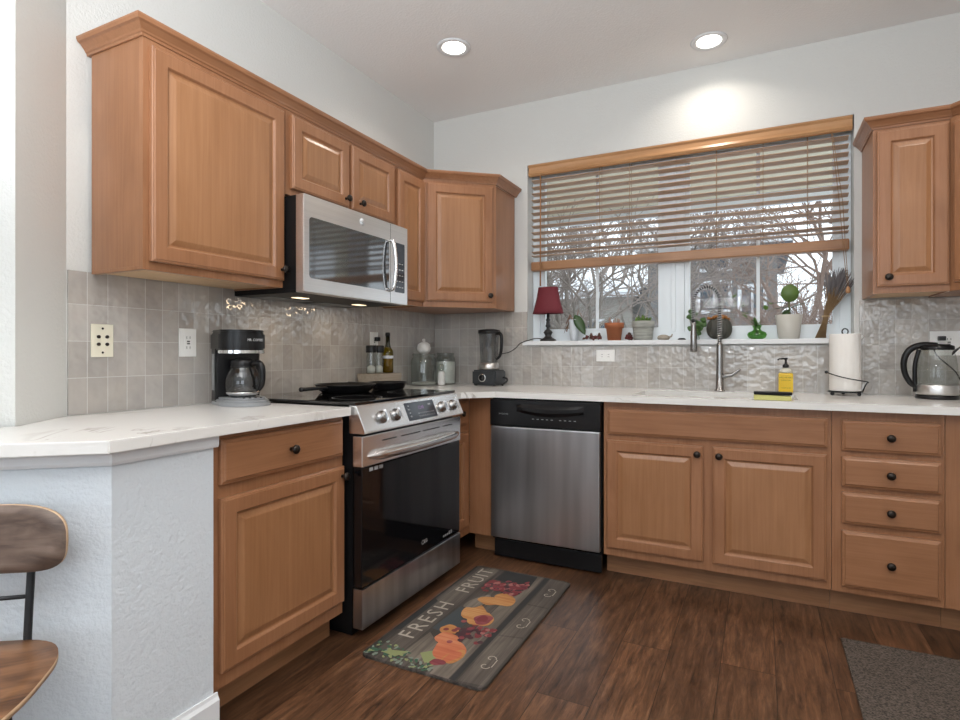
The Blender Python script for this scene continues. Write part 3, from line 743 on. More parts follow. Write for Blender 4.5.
m = MB(); m.lathe([(0,.036), (.052,.036), (.068,.05), (.074,.08), (.072,.11), (.06,.14), (.046,.158), (.046,.17)], (0,-.04,0)); cf = m.build('carafe', 'carafe_glass', cm)
m = MB(); m.lathe([(.048,.158), (.049,.17), (.047,.184), (.02,.19), (0,.19)], (0,-.04,0)); m.lathe([(.0475,.154), (.05,.154), (.05,.160), (.0475,.160)], (0,-.04,0)); m.build('carafe_lid', 'black_plastic', cf)
m = MB(); m.lathe([(0,.0335), (.05,.0335), (.053,.038), (.07,.05), (.0715,.056), (.055,.05), (0,.05)], (0,-.04,0)); m.build('carafe_band', 'chrome', cf)
ha = R(-58); hx, hy = math.cos(ha), math.sin(ha)
pts = [(hx*r_, -.04+hy*r_, z) for r_, z in ((.048,.17), (.085,.172), (.1,.155), (.104,.12), (.10,.085), (.082,.062))]
m = MB().tube(pts, [.01,.013,.014,.013,.011,.008], 10); m.build('carafe_handle', 'black_plastic', cf)
m = MB(); write(m, 'MR. COFFEE', .0145, Matrix.Translation((.035,-.0935,.266)) @ Matrix.Rotation(R(20), 4, 'Z') @ FRONT); m.build('logo', 'print_white', cm)
m = MB(); m.box(-.0995, -.0982, .035, .075, .06, .21, .0004); m.build('water_gauge', 'print_grey', cm)

def potted(name, label, cat, loc, prof, pm, soil_r, soil_z, group=None):
    t = thing(name, label, cat, loc); MB().lathe(prof).build('pot', pm, t)
    MB().lathe([(soil_r, soil_z-.01), (soil_r, soil_z), (0, soil_z+.003)]).build('soil', 'soil', t)
    return t
def leaf(mb, base, tip, wd, up=Vector((0,0,1)), fold=.15, n=7):
    b, t = Vector(base), Vector(tip); d = t-b; Ln = d.length; dn = d.normalized(); s = dn.cross(up)
    s = s.normalized() if s.length > 1e-4 else Vector((1,0,0)); u = s.cross(dn); mid, lf, rt = [], [], []
    for i in range(n+1):
        f = i/n; w_ = wd*.5*math.sin(PI*(f**.8))**.8 if 0 < f < 1 else 0; arch = u*(-.12*Ln*(f*f)+.0)
        c = b+d*f+arch; mid.append(mb.v(c))
        lf.append(mb.v(c+s*w_+u*w_*fold) if w_ else mid[-1]); rt.append(mb.v(c-s*w_+u*w_*fold) if w_ else mid[-1])
    sm = mb.sm; mb.sm = True
    for i in range(n):
        for e in (lf, rt):
            q = []
            for x in (mid[i], mid[i+1], e[i+1], e[i]):
                if x not in q: q.append(x)
            if len(q) > 2: mb.face(q)
    mb.sm = sm
# plant on the peninsula whose leaf reaches into the view
pl = potted('potted_plant', 'striped green leaf of a potted plant at the left edge on the worktop', 'plant', (.06,-2.88,CT), [(0,0), (.05,0), (.065,.11), (.058,.11), (.045,.02)], 'white_ceramic', .057, .10)
m = MB(); v = MB()
for i in range(9):
    a = R(i*40+20); L_ = .17; z0 = .105; b = Vector((math.cos(a)*.03, math.sin(a)*.03, z0+.07)); e = Vector((math.cos(a)*L_, math.sin(a)*L_, z0+.09+.02*(i%3)))
    if i == 0: b, e = Vector((.10,.095,.178)), Vector((.235,.19,.165))
    leaf(m, b, e, .085)
    d = e-b; s = d.cross(Vector((0,0,1))).normalized(); u = s.cross(d.normalized())
    for k in range(1, 7):
        f = k/7.5; c = b+d*f+u*(-.12*d.length*f*f)
        for sg in (1, -1): v.tube([c+u*.001, c+d*.09+s*sg*.03*math.sin(PI*f)+u*.005], .0012, 4)
ps = m.build('leaf', 'leaf', pl, solid=.0008); v.build('leaf_stripe', 'leaf_vein', ps)
m = MB()
for i in range(9):
    a = R(i*40+20); e = (math.cos(a)*.03, math.sin(a)*.03, .175)
    if i == 0: e = (.10,.095,.178)
    m.tube([(0,0,.10), (e[0]*.5, e[1]*.5, .15), e], .0022, 5)
m.build('stem', 'stem_green', pl)

# ------------------------------------------------------------------ pans
def skillet(label, loc, r, hang, rz):
    t = thing('frying_pan', label, 'pan', loc, rz)
    MB().lathe([(0,.0), (r*.78,.0), (r*.86,.007), (r,.034), (r+.003,.036), (r+.002,.039), (r-.003,.038), (r*.83,.010), (r*.76,.006), (0,.006)], (0,0,0), 40).build('pan_body', 'iron', t)
    m = MB(); m.tube([(r-.004,0,.026), (r+.03,0,.028), (r+.07,0,.029), (r+hang,0,.029)], [.009,.007,.008,.010], 8); m.build('handle', 'iron', t)
    return t
skillet('large black frying pan at the back of the cooktop', (.235,-1.215,.9268), .145, .17, R(-88))
skillet('smaller black frying pan beside the large one near the corner', (.305,-.960,.9268), .10, .12, R(200))

# ------------------------------------------------------------------ corner group
t = thing('wooden_tray_box', 'weathered wooden box holding mills and an oil bottle', 'box', (.105,-.765,CT), E90)
m = MB(); m.box(-.103, .103, -.075, .075, .0005, .092, .002); m.build('box_body', 'block_wood', t)
for a in (-.078, .0755): MB().box(-.106, .106, a, a+.0025, .065, .0915).build('edge_strip', 'block_wood', t)
def mill(label, loc):
    t = thing('salt_mill', label, 'mill', loc)
    MB().lathe([(0,.001), (.026,.001), (.027,.012), (.026,.10), (.024,.115), (.024,.118)], (0,0,0), 20).build('glass_body', 'jar_glass', t)
    MB().lathe([(0,.003), (.0225,.003), (.0225,.035), (.012,.045), (0,.048)], (0,0,0), 18).build('salt', 'sugar', t)
    MB().lathe([(.0,.1185), (.03,.1185), (.031,.125), (.031,.155), (.028,.16), (0,.161)], (0,0,0), 20).build('lid', 'black_plastic', t)
    return t
BT = CT+.0925
mill('glass salt mill with a black lid, front left on the wooden box', (.10,-.838,BT))
mill('glass mill with a black lid beside the oil bottle', (.10,-.768,BT))
t = thing('oil_bottle', 'dark necked glass bottle of yellow olive oil on the wooden box', 'bottle', (.112,-.698,BT))
MB().lathe([(0,.001), (.030,.001), (.032,.008), (.032,.115), (.030,.13), (.018,.15)], (0,0,0), 22).build('bottle_glass', 'oil_glass', t)
MB().lathe([(0,.004), (.028,.004), (.028,.105), (0,.105)], (0,0,0), 20).build('oil', 'oil', t)
MB().lathe([(.018,.1505), (.013,.17), (.0125,.215), (.0,.215)], (0,0,0), 18).build('neck', 'dark_bottle_glass', t)
MB().lathe([(.0,.2155), (.0145,.2155), (.0145,.237), (0,.238)], (0,0,0), 18).build('cap', 'black_plastic', t)
MB().lathe([(.0322,.085), (.0326,.086), (.0326,.10), (.0322,.101)], (0,0,0), 22).build('label_band', 'print_white', t)
def jar(label, loc, r, h, fill):
    t = thing('glass_jar', label, 'jar', loc)
    MB().lathe([(0,.001), (r*.85,.001), (r*.97,.008), (r,.025), (r,h*.72), (r*.93,h*.84), (r*.80,h*.9), (r*.80,h*.93), (r*.84,h*.93)], (0,0,0), 32).build('jar_body', 'jar_glass', t)
    MB().lathe([(0,h*.935), (r*.86,h*.935), (r*.88,h*.95), (r*.88,h*.99), (r*.84,h), (0,h)], (0,0,0), 32).build('lid', 'jar_glass', t)
    if fill: MB().lathe([(0,.004), (r*.9,.006), (r*.93,.02), (r*.93,fill), (0,fill+.004)], (0,0,0), 28).build('contents', 'sugar', t)
    return t
jar('wide clear glass jar with a lid under the white sugar bowl', (.122,-.322,CT), .083, .205, .012)
jar('clear glass jar of white flour tucked in the corner', (.178,-.140,CT), .068, .210, .15)
t = thing('sugar_bowl', 'small white lidded sugar bowl on top of the glass jar', 'bowl', (.122,-.322,CT+.2055))
MB().lathe([(0,.0), (.025,.0), (.04,.015), (.045,.035), (.040,.052)], (0,0,0), 26).build('bowl', 'white_ceramic', t)
MB().lathe([(.0415,.0525), (.041,.056), (.03,.068), (.012,.076), (.006,.078), (.011,.086), (.009,.094), (0,.097)], (0,0,0), 26).build('lid', 'white_ceramic', t)
t = thing('food_scoop', 'white scoop standing in the corner between the glass jars', 'scoop', (.226,-.275,CT))
MB().lathe([(0,.001), (.022,.001), (.024,.01), (.022,.075), (.014,.09), (0,.092)], (0,0,0), 18).build('container', 'white_ceramic', t)
MB().lathe([(0,.0925), (.012,.093), (.02,.108), (.02,.125), (.012,.138), (0,.14)], (0,0,0), 18).build('stopper', 'jar_glass', t)

# blender
t = thing('blender', 'grey countertop blender with a smoky jar in the corner', 'blender', (.497,-.125,CT))
m = MB(); m.prism([(-.085,-.08), (.085,-.08), (.085,.08), (-.085,.08)], .004, .1, .01); m.build('motor_base', 'blender_grey', t)
for x in (-.065, .065):
    for y in (-.06, .06): MB().lathe([(0,0), (.01,0), (.01,.004), (0,.004)], (x, y, 0), 12).build('foot', 'black_plastic', t)
FX90 = Matrix.Rotation(R(90), 4, 'X')
m = MB().lathe([(.021,0), (.026,0), (.026,.003), (.021,.003)], (-.01,-.0805,.05), 28, FX90); m.build('dial_ring', 'chrome', t)
m = MB().lathe([(0,0), (.0205,0), (.018,.012), (0,.013)], (-.01,-.0805,.05), 24, FX90); m.build('dial', 'black_plastic', t)
m = MB().lathe([(0,.101), (.06,.101), (.064,.106), (.062,.142), (.055,.145), (0,.145)]); m.build('collar', 'brushed_steel', t)
m = MB().lathe([(.052,.146), (.055,.15), (.065,.32), (.067,.345)], (0,0,0), 28); jr = m.build('jar', 'blender_glass', t)
m = MB().lathe([(0,.334), (.071,.334), (.073,.34), (.073,.357), (.05,.362), (0,.362)]); m.build('lid', 'black_plastic', jr)
m = MB().tube([(.06,-.01,.335), (.09,-.015,.33), (.098,-.016,.29), (.088,-.014,.20), (.058,-.01,.168)], [.011,.012,.011,.010,.008], 10); m.build('handle', 'black_plastic', jr)
m = MB().tube([(0,0,.15), (.006,0,.2), (-.006,0,.25), (.006,0,.3), (.0,0,.333)], [.02,.016,.018,.014,.018], 8); m.build('tamper', 'grey_plastic', jr)
m = MB().tube([(.086,.03,.05), (.11,.03,.045), (.12,.02,.03), (.10,.0,.008), (.115,-.04,.006)], .006, 8); m.build('power_cord', 'cord_black', t)

# ------------------------------------------------------------------ sill things
SY = .03
la = thing('table_lamp', 'small table lamp with a dark red shade on the window sill', 'lamp', (.848,.028,SILL))
MB().lathe([(0,0), (.052,0), (.053,.006), (.046,.014), (.03,.022), (.018,.034), (.024,.046), (.030,.056), (.022,.068), (.012,.076), (.010,.088), (.018,.098), (.013,.108), (.010,.13), (.016,.138), (.009,.146), (.009,.178), (0,.178)], (0,0,0), 26).build('base', 'lamp_base', la)
m = MB(); m.sm = True; n = 32; rs = []
for r_, z in ((.104,.178), (.094,.21), (.078,.27), (.065,.345), (.0655,.349)):
    rs.append([m.v((r_*(1+.012*((k%4) == 0))*math.cos(2*PI*k/n), r_*.6*(1+.012*((k%4) == 0))*math.sin(2*PI*k/n), z)) for k in range(n)])
for a, b in zip(rs, rs[1:]):
    for k in range(n): m.face((a[k], a[(k+1)%n], b[(k+1)%n], b[k]))
m.build('shade', 'lamp_shade', la, solid=.002)
m = MB().tube([(0,0,.178), (0,0,.30)], .006, 8); m.tube([(-.062,0,.335), (0,0,.30), (.062,0,.335)], .0015, 5); m.build('shade_holder', 'lamp_base', la)
m = MB().tube([(-.02,-.005,.012), (-.07,-.03,.018), (-.11,-.06,.006), (-.155,-.085,-.012), (-.19,-.09,-.045), (-.235,-.085,-.07), (-.29,-.06,-.08), (-.33,-.052,-.085)], .003, 8); m.build('power_cord', 'cord_black', la)

t = thing('orchid_vase', 'pale white vase with drooping dark orchid leaves on the sill', 'plant', (1.022,.03,SILL))
MB().lathe([(0,.001), (.022,.001), (.026,.03), (.033,.12), (.035,.135)], (0,0,0), 24).build('vase', 'vase_white', t)
m = MB(); leaf(m, (.01,-.02,.165), (.085,-.04,.04), .062, Vector((.3,-1,.3))); leaf(m, (.0,0,.15), (.06,-.01,.155), .04)
m.build('leaf', 'leaf_dark', t, solid=.001)
m = MB(); leaf(m, (-.01,0,.14), (-.075,-.01,.055), .035); m.build('dry_leaf', 'stem_brown', t, solid=.001)
m = MB()
for a, b in (((0,0,.12), (-.05,0,.06)), ((0,0,.12), (-.055,.01,.11)), ((.01,0,.12), (.05,.01,.15))):
    m.tube([a, ((a[0]+b[0])/2, 0, max(a[2], b[2])+.045), b], .004, 6)
m.tube([(0,0,.01), (0,0,.12)], .006, 6)
m.build('root', 'orchid_root', t)

def garland(label, x0, x1, seed):
    t = thing('berry_garland', label, 'garland', (x0,.03,SILL)); rnd = random.Random(seed); m = MB(); W_ = x1-x0
    for i in range(26): m.ball((rnd.uniform(0,W_), rnd.uniform(-.025,.025), .008+rnd.uniform(0,.022)), rnd.uniform(.005,.008), 8)
    m.build('berry', 'berry_red', t); m = MB()
    for i in range(2): 
        x = rnd.uniform(.01,W_-.01); m.lathe([(0,0), (.011,.004), (.010,.010), (.011,.014), (.007,.020), (.008,.023), (0,.032)], (x, rnd.uniform(-.02,.02), .02), 10)
    m.build('pine_cone', 'cone_brown', t)
    MB().tube([(0,0,.01), (W_*.3,.01,.018), (W_*.6,-.01,.012), (W_,0,.012)], .003, 6).build('twig', 'stem_brown', t)
    return t
garland('dark red berry garland with small cones left of the terracotta pot', 1.075, 1.20, 3)
g2 = garland('short dark red berry garland draped right of the terracotta pot', 1.352, 1.385, 5)
t = potted('terracotta_pot', 'small terracotta pot on the window sill', 'plant pot', (1.278,.03,SILL), [(0,0), (.040,0), (.049,.075), (.057,.076), (.060,.108), (.054,.108), (.045,.07), (.036,.01)], 'terracotta', .050, .095)
m = MB()
for i in range(8):
    a = i*.8; m.tube([(.02*math.cos(a), .02*math.sin(a), .09), (.035*math.cos(a), .035*math.sin(a), .125+.008*(i%3))], .003, 5)
m.build('dry_stem', 'orchid_root', t)
t = potted('succulent_pot', 'grey ribbed pot with small green succulents on the sill', 'plant pot', (1.452,.03,SILL), [(0,0), (.052,0), (.055,.012), (.0565,.03), (.058,.05), (.062,.078), (.066,.08), (.067,.115), (.06,.115), (.05,.07)], 'grey_pot', .059, .103)
m = MB(); rnd = random.Random(4)
for i in range(26):
    a = rnd.uniform(0,2*PI); r_ = rnd.uniform(.01,.045); b = Vector((r_*math.cos(a), r_*math.sin(a), .103)); leaf(m, b, b+Vector((rnd.uniform(-.02,.02), rnd.uniform(-.02,.02), rnd.uniform(.03,.055))), .02)
m.build('succulent', 'leaf_light', t, solid=.002)
m = MB(); m.lathe([(0,0), (.03,.002), (.037,.012), (.032,.024), (.015,.031), (0,.032)], (0,0,0), 20, None, 1, .7); m.tube([(.03,0,.015), (.045,0,.022), (.05,0,.036)], [.007,.005,.003], 8)
o = m.build('polished_stone', 'rock', None, (1.572,.02,SILL)); tag(o, 'brown snail-shaped stone on the sill before the window mullion', 'stone')
m = MB(); m.lathe([(0,0), (.018,.001), (.02,.005), (.012,.01), (0,.011)], (0,0,0), 16, None, 1.2, .7); o = m.build('black_pebble', 'black_matte', None, (1.675,.015,SILL)); tag(o, 'flat little black pebble on the sill left of the faucet', 'pebble')
# ivy cutting
def trailing(label, name, loc, pts_list, lf, seed, vase):
    t = thing(name, label, 'plant', loc); rnd = random.Random(seed); m = MB(); s = MB()
    for pts in pts_list:
        s.tube(pts, .0016, 5)
        for p in pts[1:]:
            p = Vector(p)
            for q in range(2):
                a = rnd.uniform(0,2*PI); leaf(m, p, p+Vector((.04*math.cos(a), -.012, .03*math.sin(a))), .036, Vector((0,-1,.2)))
    s.build('stem', 'stem_green', t); m.build('leaf', lf, t, solid=.0008)
    if vase: vase(t)
    return t
trailing('trailing green ivy cutting in a small glass behind the faucet', 'ivy_cutting', (1.755,.045,SILL), [[(0,0,.02), (-.02,0,.05), (-.03,0,.08), (-.04,0,.12), (-.035,0,.15)], [(0,0,.02), (.02,0,.05), (.035,0,.07), (.03,-.01,.10)], [(0,0,.02), (.005,-.01,.06), (-.005,-.01,.09)]], 'leaf', 8,
    lambda t: MB().lathe([(0,.001), (.014,.001), (.017,.01), (.012,.03), (.014,.04)], (0,0,0), 16).build('vase', 'jar_glass', t))
# decorative pumpkin
t = thing('decorative_pumpkin', 'dark grey ribbed pumpkin with an orange moss top on the sill', 'pumpkin', (1.8765,.03,SILL))
m = MB(); m.sm = True; n = 40; rs = []
for i in range(11):
    a = PI*i/10; z = .062-.06*math.cos(a); rr = .066*math.sin(a)**.6 if 0 < i < 10 else .001
    rs.append([m.v((rr*(1-.10*abs(math.cos(5*2*PI*k/n/1.0)))*math.cos(2*PI*k/n)*1.08, rr*.85*(1-.10*abs(math.cos(5*2*PI*k/n)))*math.sin(2*PI*k/n), z)) for k in range(n)])
for a, b in zip(rs, rs[1:]):
    for k in range(n): m.face((a[k], a[(k+1)%n], b[(k+1)%n], b[k]))
m.build('pumpkin_body', 'pumpkin_grey', t)
m = MB(); rnd = random.Random(2)
for i in range(60):
    a = rnd.uniform(0,2*PI); r_ = rnd.uniform(0,.058); m.ball((r_*math.cos(a), r_*.8*math.sin(a), .116+.016*(1-r_/.055)+rnd.uniform(0,.008)), rnd.uniform(.005,.009), 6)
m.build('moss_top', 'pumpkin_orange', t)
# green glass vase
t = thing('green_glass_vase', 'squat green glass vase holding a leafy cutting on the sill', 'vase', (2.070,.03,SILL))
MB().lathe([(0,.001), (.028,.001), (.044,.010), (.05,.025), (.044,.038), (.022,.048), (.017,.058), (.023,.072), (.026,.075)], (0,0,0), 28).build('vase_body', 'green_glass', t)
s = MB(); m = MB(); rnd = random.Random(12)
for pts in ([(0,0,.03), (-.015,0,.09), (-.045,0,.14), (-.06,0,.19), (-.10,0,.215), (-.125,0,.23)], [(0,0,.03), (-.01,0,.08), (-.03,.0,.10), (-.05,0,.12)], [(0,0,.03), (.02,0,.10), (.045,0,.16), (.06,0,.20)]):
    s.tube(pts, .0014, 5)
    for p in pts[2:]:
        a = rnd.uniform(0,2*PI); p = Vector(p); leaf(m, p, p+Vector((.034*math.cos(a), -.014, .02*math.sin(a)+.01)), .028)
s.build('stem', 'stem_brown', t); m.build('leaf', 'leaf_light', t, solid=.0008)
m = MB()
for i in range(7):
    a = i*.9; leaf(m, (-.004,0,.07), (-.004+.04*math.cos(a), .015*math.sin(a), .085+.02*(i%3)), .024)
m.build('lower_leaf', 'leaf', t, solid=.0008)
# rubber plant
t = potted('rubber_plant', 'small rubber plant in a pale round pot on the sill', 'plant', (2.225,.03,SILL), [(0,0), (.048,0), (.052,.01), (.066,.13), (.061,.13), (.046,.015)], 'pale_pot', .06, .118)
m = MB(); m.sm = True; cc = m.v((0,-.022,.245)); rg_ = [m.v((.004+.043*math.cos(2*PI*k/20), -.028-.004*math.cos(4*PI*k/20), .245+.048*math.sin(2*PI*k/20))) for k in range(20)]
for k in range(20): m.face((cc, rg_[k], rg_[(k+1)%20]))
m.build('big_leaf', 'leaf_mid', t, solid=.0012)
m = MB(); leaf(m, (0,0,.19), (-.085,-.02,.205), .035); leaf(m, (0,0,.17), (-.11,-.03,.165), .035); leaf(m, (.0,0,.16), (.075,-.02,.20), .032); leaf(m, (0,0,.16), (-.03,-.045,.125), .04)
m.build('leaf', 'leaf_dark', t, solid=.0012)
MB().tube([(0,0,.11), (.002,0,.16), (0,-.012,.205)], .004, 7).build('stem', 'stem_green', t)
# lavender
t = thing('dried_lavender_bunch', 'tied bunch of dried lavender leaning in the right corner of the window', 'dried flowers', (2.375,.02,SILL))
s = MB(); hd = MB(); rnd = random.Random(21)
for i in range(130):
    a, b = rnd.gauss(0,1), rnd.uniform(-1,1)
    a = max(-1.8, min(1.8, a))
    bt = Vector((rnd.uniform(-.028,.022), rnd.uniform(-.015,.015), .004)); ti = Vector((.022+rnd.uniform(-.01,.01), rnd.uniform(-.01,.01), .115)); tp = Vector((.080+a*.036, -.002+b*.018, .315+rnd.uniform(-.03,.05)-abs(a)*.012))
    md = ti.lerp(tp, .5)+Vector((.004,0,.0))
    s.tube([bt, ti, md, tp], .0013, 4)
    d = (tp-md).normalized(); hd.tube([tp-d*.075, tp-d*.055, tp-d*.01, tp+d*.012], [.0011,.0021,.0022,.0009], 5)
s.build('stem', 'lavender_stem', t)['kind'] = 'stuff'; hd.build('flower_head', 'lavender_head', t)['kind'] = 'stuff'
m = MB(); [m.lathe([(.0185,0), (.0195,.001), (.0185,.002)], (.022,0,.113+.003*k), 16) for k in range(3)]; m.build('twine', 'twine', t)

# ------------------------------------------------------------------ counter, right
t = thing('soap_dispenser', 'yellow hand soap pump bottle beside the sink', 'soap', (2.206,-.10,CT))
m = MB(); m.box(-.034, .034, -.022, .022, .001, .105, .01, 3); bd = m.build('bottle', 'soap_yellow', t)
MB().lathe([(.0,.1055), (.031,.1055), (.030,.115), (.022,.126), (.012,.132), (.0,.133)], (0,0,0), 24, None, 1, .7).build('shoulder', 'soap_clear', t)
m = MB(); m.box(-.0325, .0325, -.0228, -.0222, .012, .095); lb = m.build('label', 'soap_yellow', t)
m = MB(); write(m, 'MRS. MEYER\'S', .0105, Matrix.Translation((0,-.0232,.082)) @ FRONT); write(m, 'CLEAN DAY', .009, Matrix.Translation((0,-.0232,.068)) @ FRONT); write(m, 'HAND SOAP', .008, Matrix.Translation((0,-.0232,.028)) @ FRONT); m.build('label_print', 'label_green', lb)
m = MB(); m.lathe([(0,.1335), (.015,.1335), (.015,.148), (.006,.152), (.005,.175), (.009,.176), (.009,.184), (0,.185)], (0,0,0), 18); m.tube([(0,0,.18), (-.03,-.005,.179), (-.038,-.006,.172)], .004, 8); m.build('pump', 'black_plastic', t)
t = thing('scrub_sponge', 'yellow-green sponge with a black scouring top at the sink edge', 'sponge', (2.135,-.602,CT))
m = MB(); m.box(-.075, .075, -.03, .03, .0005, .022, .004, 2)
for v_ in m.bm.verts: v_.co.z += .002*math.sin(v_.co.x*60)*(v_.co.z > .01)
m.build('sponge_body', 'sponge_yellow', t)
m = MB(); m.box(-.075, .078, -.031, .031, .0245, .037, .003, 2); m.build('scouring_top', 'black_matte', t)
# paper towels
TX, TY = 2.463, -.15
t = thing('paper_towel_holder', 'black wire paper towel holder on the worktop', 'holder', (TX,TY,CT))
m = MB(); ring = [(.072*math.cos(2*PI*k/28), .072*math.sin(2*PI*k/28), .019) for k in range(29)]; m.tube(ring, .003, 6)
m.tube([(-.072,0,.019), (.072,0,.019)], .003, 6); m.tube([(0,-.072,.019), (0,.072,.019)], .003, 6); m.build('base_ring', 'black_metal', t)
for a in (-150, -35, 90): MB().ball((.066*math.cos(R(a)), .066*math.sin(R(a)), .0095), .009, 12).build('foot', 'black_metal', t)
m = MB().tube([(0,0,.019), (0,0,.30)]+[(.013*math.sin(2*PI*k/12), 0, .315-.015*math.cos(2*PI*k/12)) for k in range(13)], .0032, 7); m.build('post', 'black_metal', t)
m = MB(); m.tube([(-.082,-.03,.115), (-.060,-.072,.105), (-.01,-.088,.09), (.05,-.082,.078), (.088,-.045,.07), (.086,-.03,.064)], .003, 7); m.ball((-.082,-.03,.115), .008, 12); m.tube([(.086,-.03,.064), (.08,-.01,.045), (.072,0,.019)], .003, 7); m.build('tension_arm', 'black_metal', t)
m = MB().lathe([(.02,.024), (.066,.024), (.067,.028), (.067,.299), (.066,.303), (.02,.303)], (0,0,0), 40); o = m.build('paper_towel_roll', 'paper', None, (TX,TY,CT)); tag(o, 'white roll of paper towels on the black wire holder', 'paper towels')
m = MB().lathe([(.008,.0), (.012,.0), (.012,.006), (.006,.009), (0,.009)], (0,0,0), 14, FX90); o = m.build('wall_hook', 'white_plastic', None, (2.548,-.010,1.20)); tag(o, 'tiny white hook on the wall right of the paper towels', 'hook')
# kettle
t = thing('electric_kettle', 'glass electric kettle with a black handle and steel band', 'kettle', (2.818,-.19,CT))
MB().lathe([(0,.0), (.082,.0), (.084,.006), (.080,.018), (0,.018)], (0,0,0), 36).build('power_base', 'black_plastic', t)
MB().lathe([(0,.019), (.078,.019), (.08,.024), (.079,.062), (.0775,.064)], (0,0,0), 36).build('steel_band', 'brushed_steel', t)
MB().lathe([(.0765,.0645), (.077,.10), (.074,.16), (.066,.205), (.058,.228)], (0,0,0), 36).build('glass_body', 'kettle_glass', t)
MB().lathe([(.062,.224), (.064,.23), (.062,.242), (.04,.25), (0,.252)], (0,0,0), 30).build('lid', 'black_plastic', t)
m = MB().tube([(.0,0,.246), (-.05,0,.247), (-.09,0,.235), (-.116,0,.205), (-.126,0,.16), (-.120,0,.11), (-.10,0,.07), (-.078,0,.05)], [.012,.015,.015,.014,.013,.012,.012,.009], 12)
m.tube([(-.068,0,.225), (-.082,0,.16), (-.084,0,.09), (-.082,0,.03)], [.009,.009,.009,.009], 10); m.build('handle', 'black_plastic', t)
m = MB(); leaf(m, (.055,0,.20), (.085,0,.245), .04); m.build('spout', 'black_plastic', t, solid=.003)
m = MB()
for i in range(5): m.box(-.006, .008, -.0775, -.0765, .09+i*.018, .0915+i*.018)
m.build('level_mark', 'print_grey', t)
m = MB().tube([(.075,.03,.012), (.11,.08,.05), (.10,.13,.12), (.03,.145,.2), (.02,.15,.26)], .003, 7); m.build('power_cord', 'cord_black', t)

# ------------------------------------------------------------------ floor mats
MX0, MX1, MY0, MY1 = .757, 1.268, -1.755, -.800
t = MB(); r_ = .03
pts = []
for cx, cy, a0 in ((MX1-r_, MY0+r_, -90), (MX1-r_, MY1-r_, 0), (MX0+r_, MY1-r_, 90), (MX0+r_, MY0+r_, 180)):
    for k in range(6): a = R(a0+18*k); pts.append((cx+r_*math.cos(a)-MX0, cy+r_*math.sin(a)-MY0))
t.prism(pts, .0005, .011, .0015)
MN = ['mat_base', 'mat_plank', 'mat_light', 'mat_dark', 'mat_slate', 'mat_letter', 'mat_peach', 'mat_orange', 'mat_plum', 'mat_grape', 'mat_rose', 'mat_pink', 'mat_leaf', 'mat_green', 'mat_mint']
Wm, Lm = MX1-MX0, MY1-MY0
zl = [.0112]
def flat(idx, pp): t.mi = MN.index(idx); zl[0] += .000012; t.poly([(min(Wm-.003, max(.003, x)), min(Lm-.003, max(.003, y)), zl[0]) for x, y in pp])
def blob(idx, cx, cy, rx, ry, rot=0, wob=.08, n=22, seed=0):
    rn = random.Random(seed+int(cx*999)+int(cy*777)); ph = rn.uniform(0,6)
    pp = []
    for k in range(n):
        a = 2*PI*k/n; q = 1+wob*math.sin(3*a+ph)+wob*.5*math.sin(5*a+ph*2); x, y = rx*q*math.cos(a), ry*q*math.sin(a)
        pp.append((cx+x*math.cos(rot)-y*math.sin(rot), cy+x*math.sin(rot)+y*math.cos(rot)))
    flat(idx, pp)
flat('mat_plank', [(.035,.06), (.135,.05), (.135,.945), (.035,.94)])                 # board with the words
flat('mat_dark', [(.004,.20), (.033,.22), (.035,.5), (.012,.52), (.015,.93), (.003,.94)])
flat('mat_light', [(.30,.004), (.375,.004), (.372,.95), (.30,.95)])
flat('mat_light', [(.14,.07), (.30,.03), (.30,.12), (.15,.25)])
flat('mat_dark', [(.378,.004), (.40,.004), (.402,.95), (.378,.95)])
flat('mat_plank', [(.408,.01), (.50,.02), (.50,.36), (.408,.34)]); flat('mat_plank', [(.408,.35), (.50,.37), (.50,.64), (.408,.64)]); flat('mat_plank', [(.408,.65), (.50,.65), (.50,.945), (.408,.945)])
flat('mat_slate', [(.14,.28), (.24,.26), (.25,.45), (.15,.50)]); flat('mat_dark', [(.16,.83), (.35,.80), (.34,.945), (.17,.945)])
t.mi = MN.index('mat_letter')
MTx = lambda x, y: Matrix.Translation((x, y, .0122)) @ Matrix.Rotation(R(90), 4, 'Z')
t.mi = MN.index('mat_letter')
write(t, 'FRESH', .105, MTx(.086,.34), 1.25); write(t, 'FRUIT', .105, MTx(.086,.775), 1.1)
rnd = random.Random(9)
for i in range(90):      # pale leaves along the near end
    x = rnd.uniform(.01,.30); y = rnd.uniform(.008,.035+.10*(x < .28)*(1-x/.35)); blob(rnd.choice(['mat_mint','mat_green','mat_leaf','mat_mint','mat_green']), x, y, rnd.uniform(.005,.014), rnd.uniform(.004,.008), rnd.uniform(0,3), .15, 10, i)
flat('mat_leaf', [(.20,.10), (.25,.05), (.285,.09), (.25,.15)]); flat('mat_leaf', [(.07,.045), (.13,.04), (.16,.09), (.09,.07)])
blob('mat_orange', .21, .30, .04, .035); blob('mat_peach', .235, .235, .05, .04); blob('mat_peach', .285, .165, .062, .075, .4); blob('mat_orange', .325, .13, .03, .055, -.3); blob('mat_peach', .32, .13, .022, .045, -.3); blob('mat_plum', .29, .075, .03, .02, .3)
for i in range(44): blob(rnd.choice(['mat_grape','mat_plum','mat_grape','mat_rose']), .265+rnd.gauss(.02,.038), .315+rnd.gauss(0,.038), .012, .012, 0, .02, 10, i)
for i in range(12): blob(rnd.choice(['mat_rose','mat_pink']), .36+rnd.uniform(-.02,.03), .35+rnd.uniform(-.03,.03), .010, .010, 0, .02, 10, i)
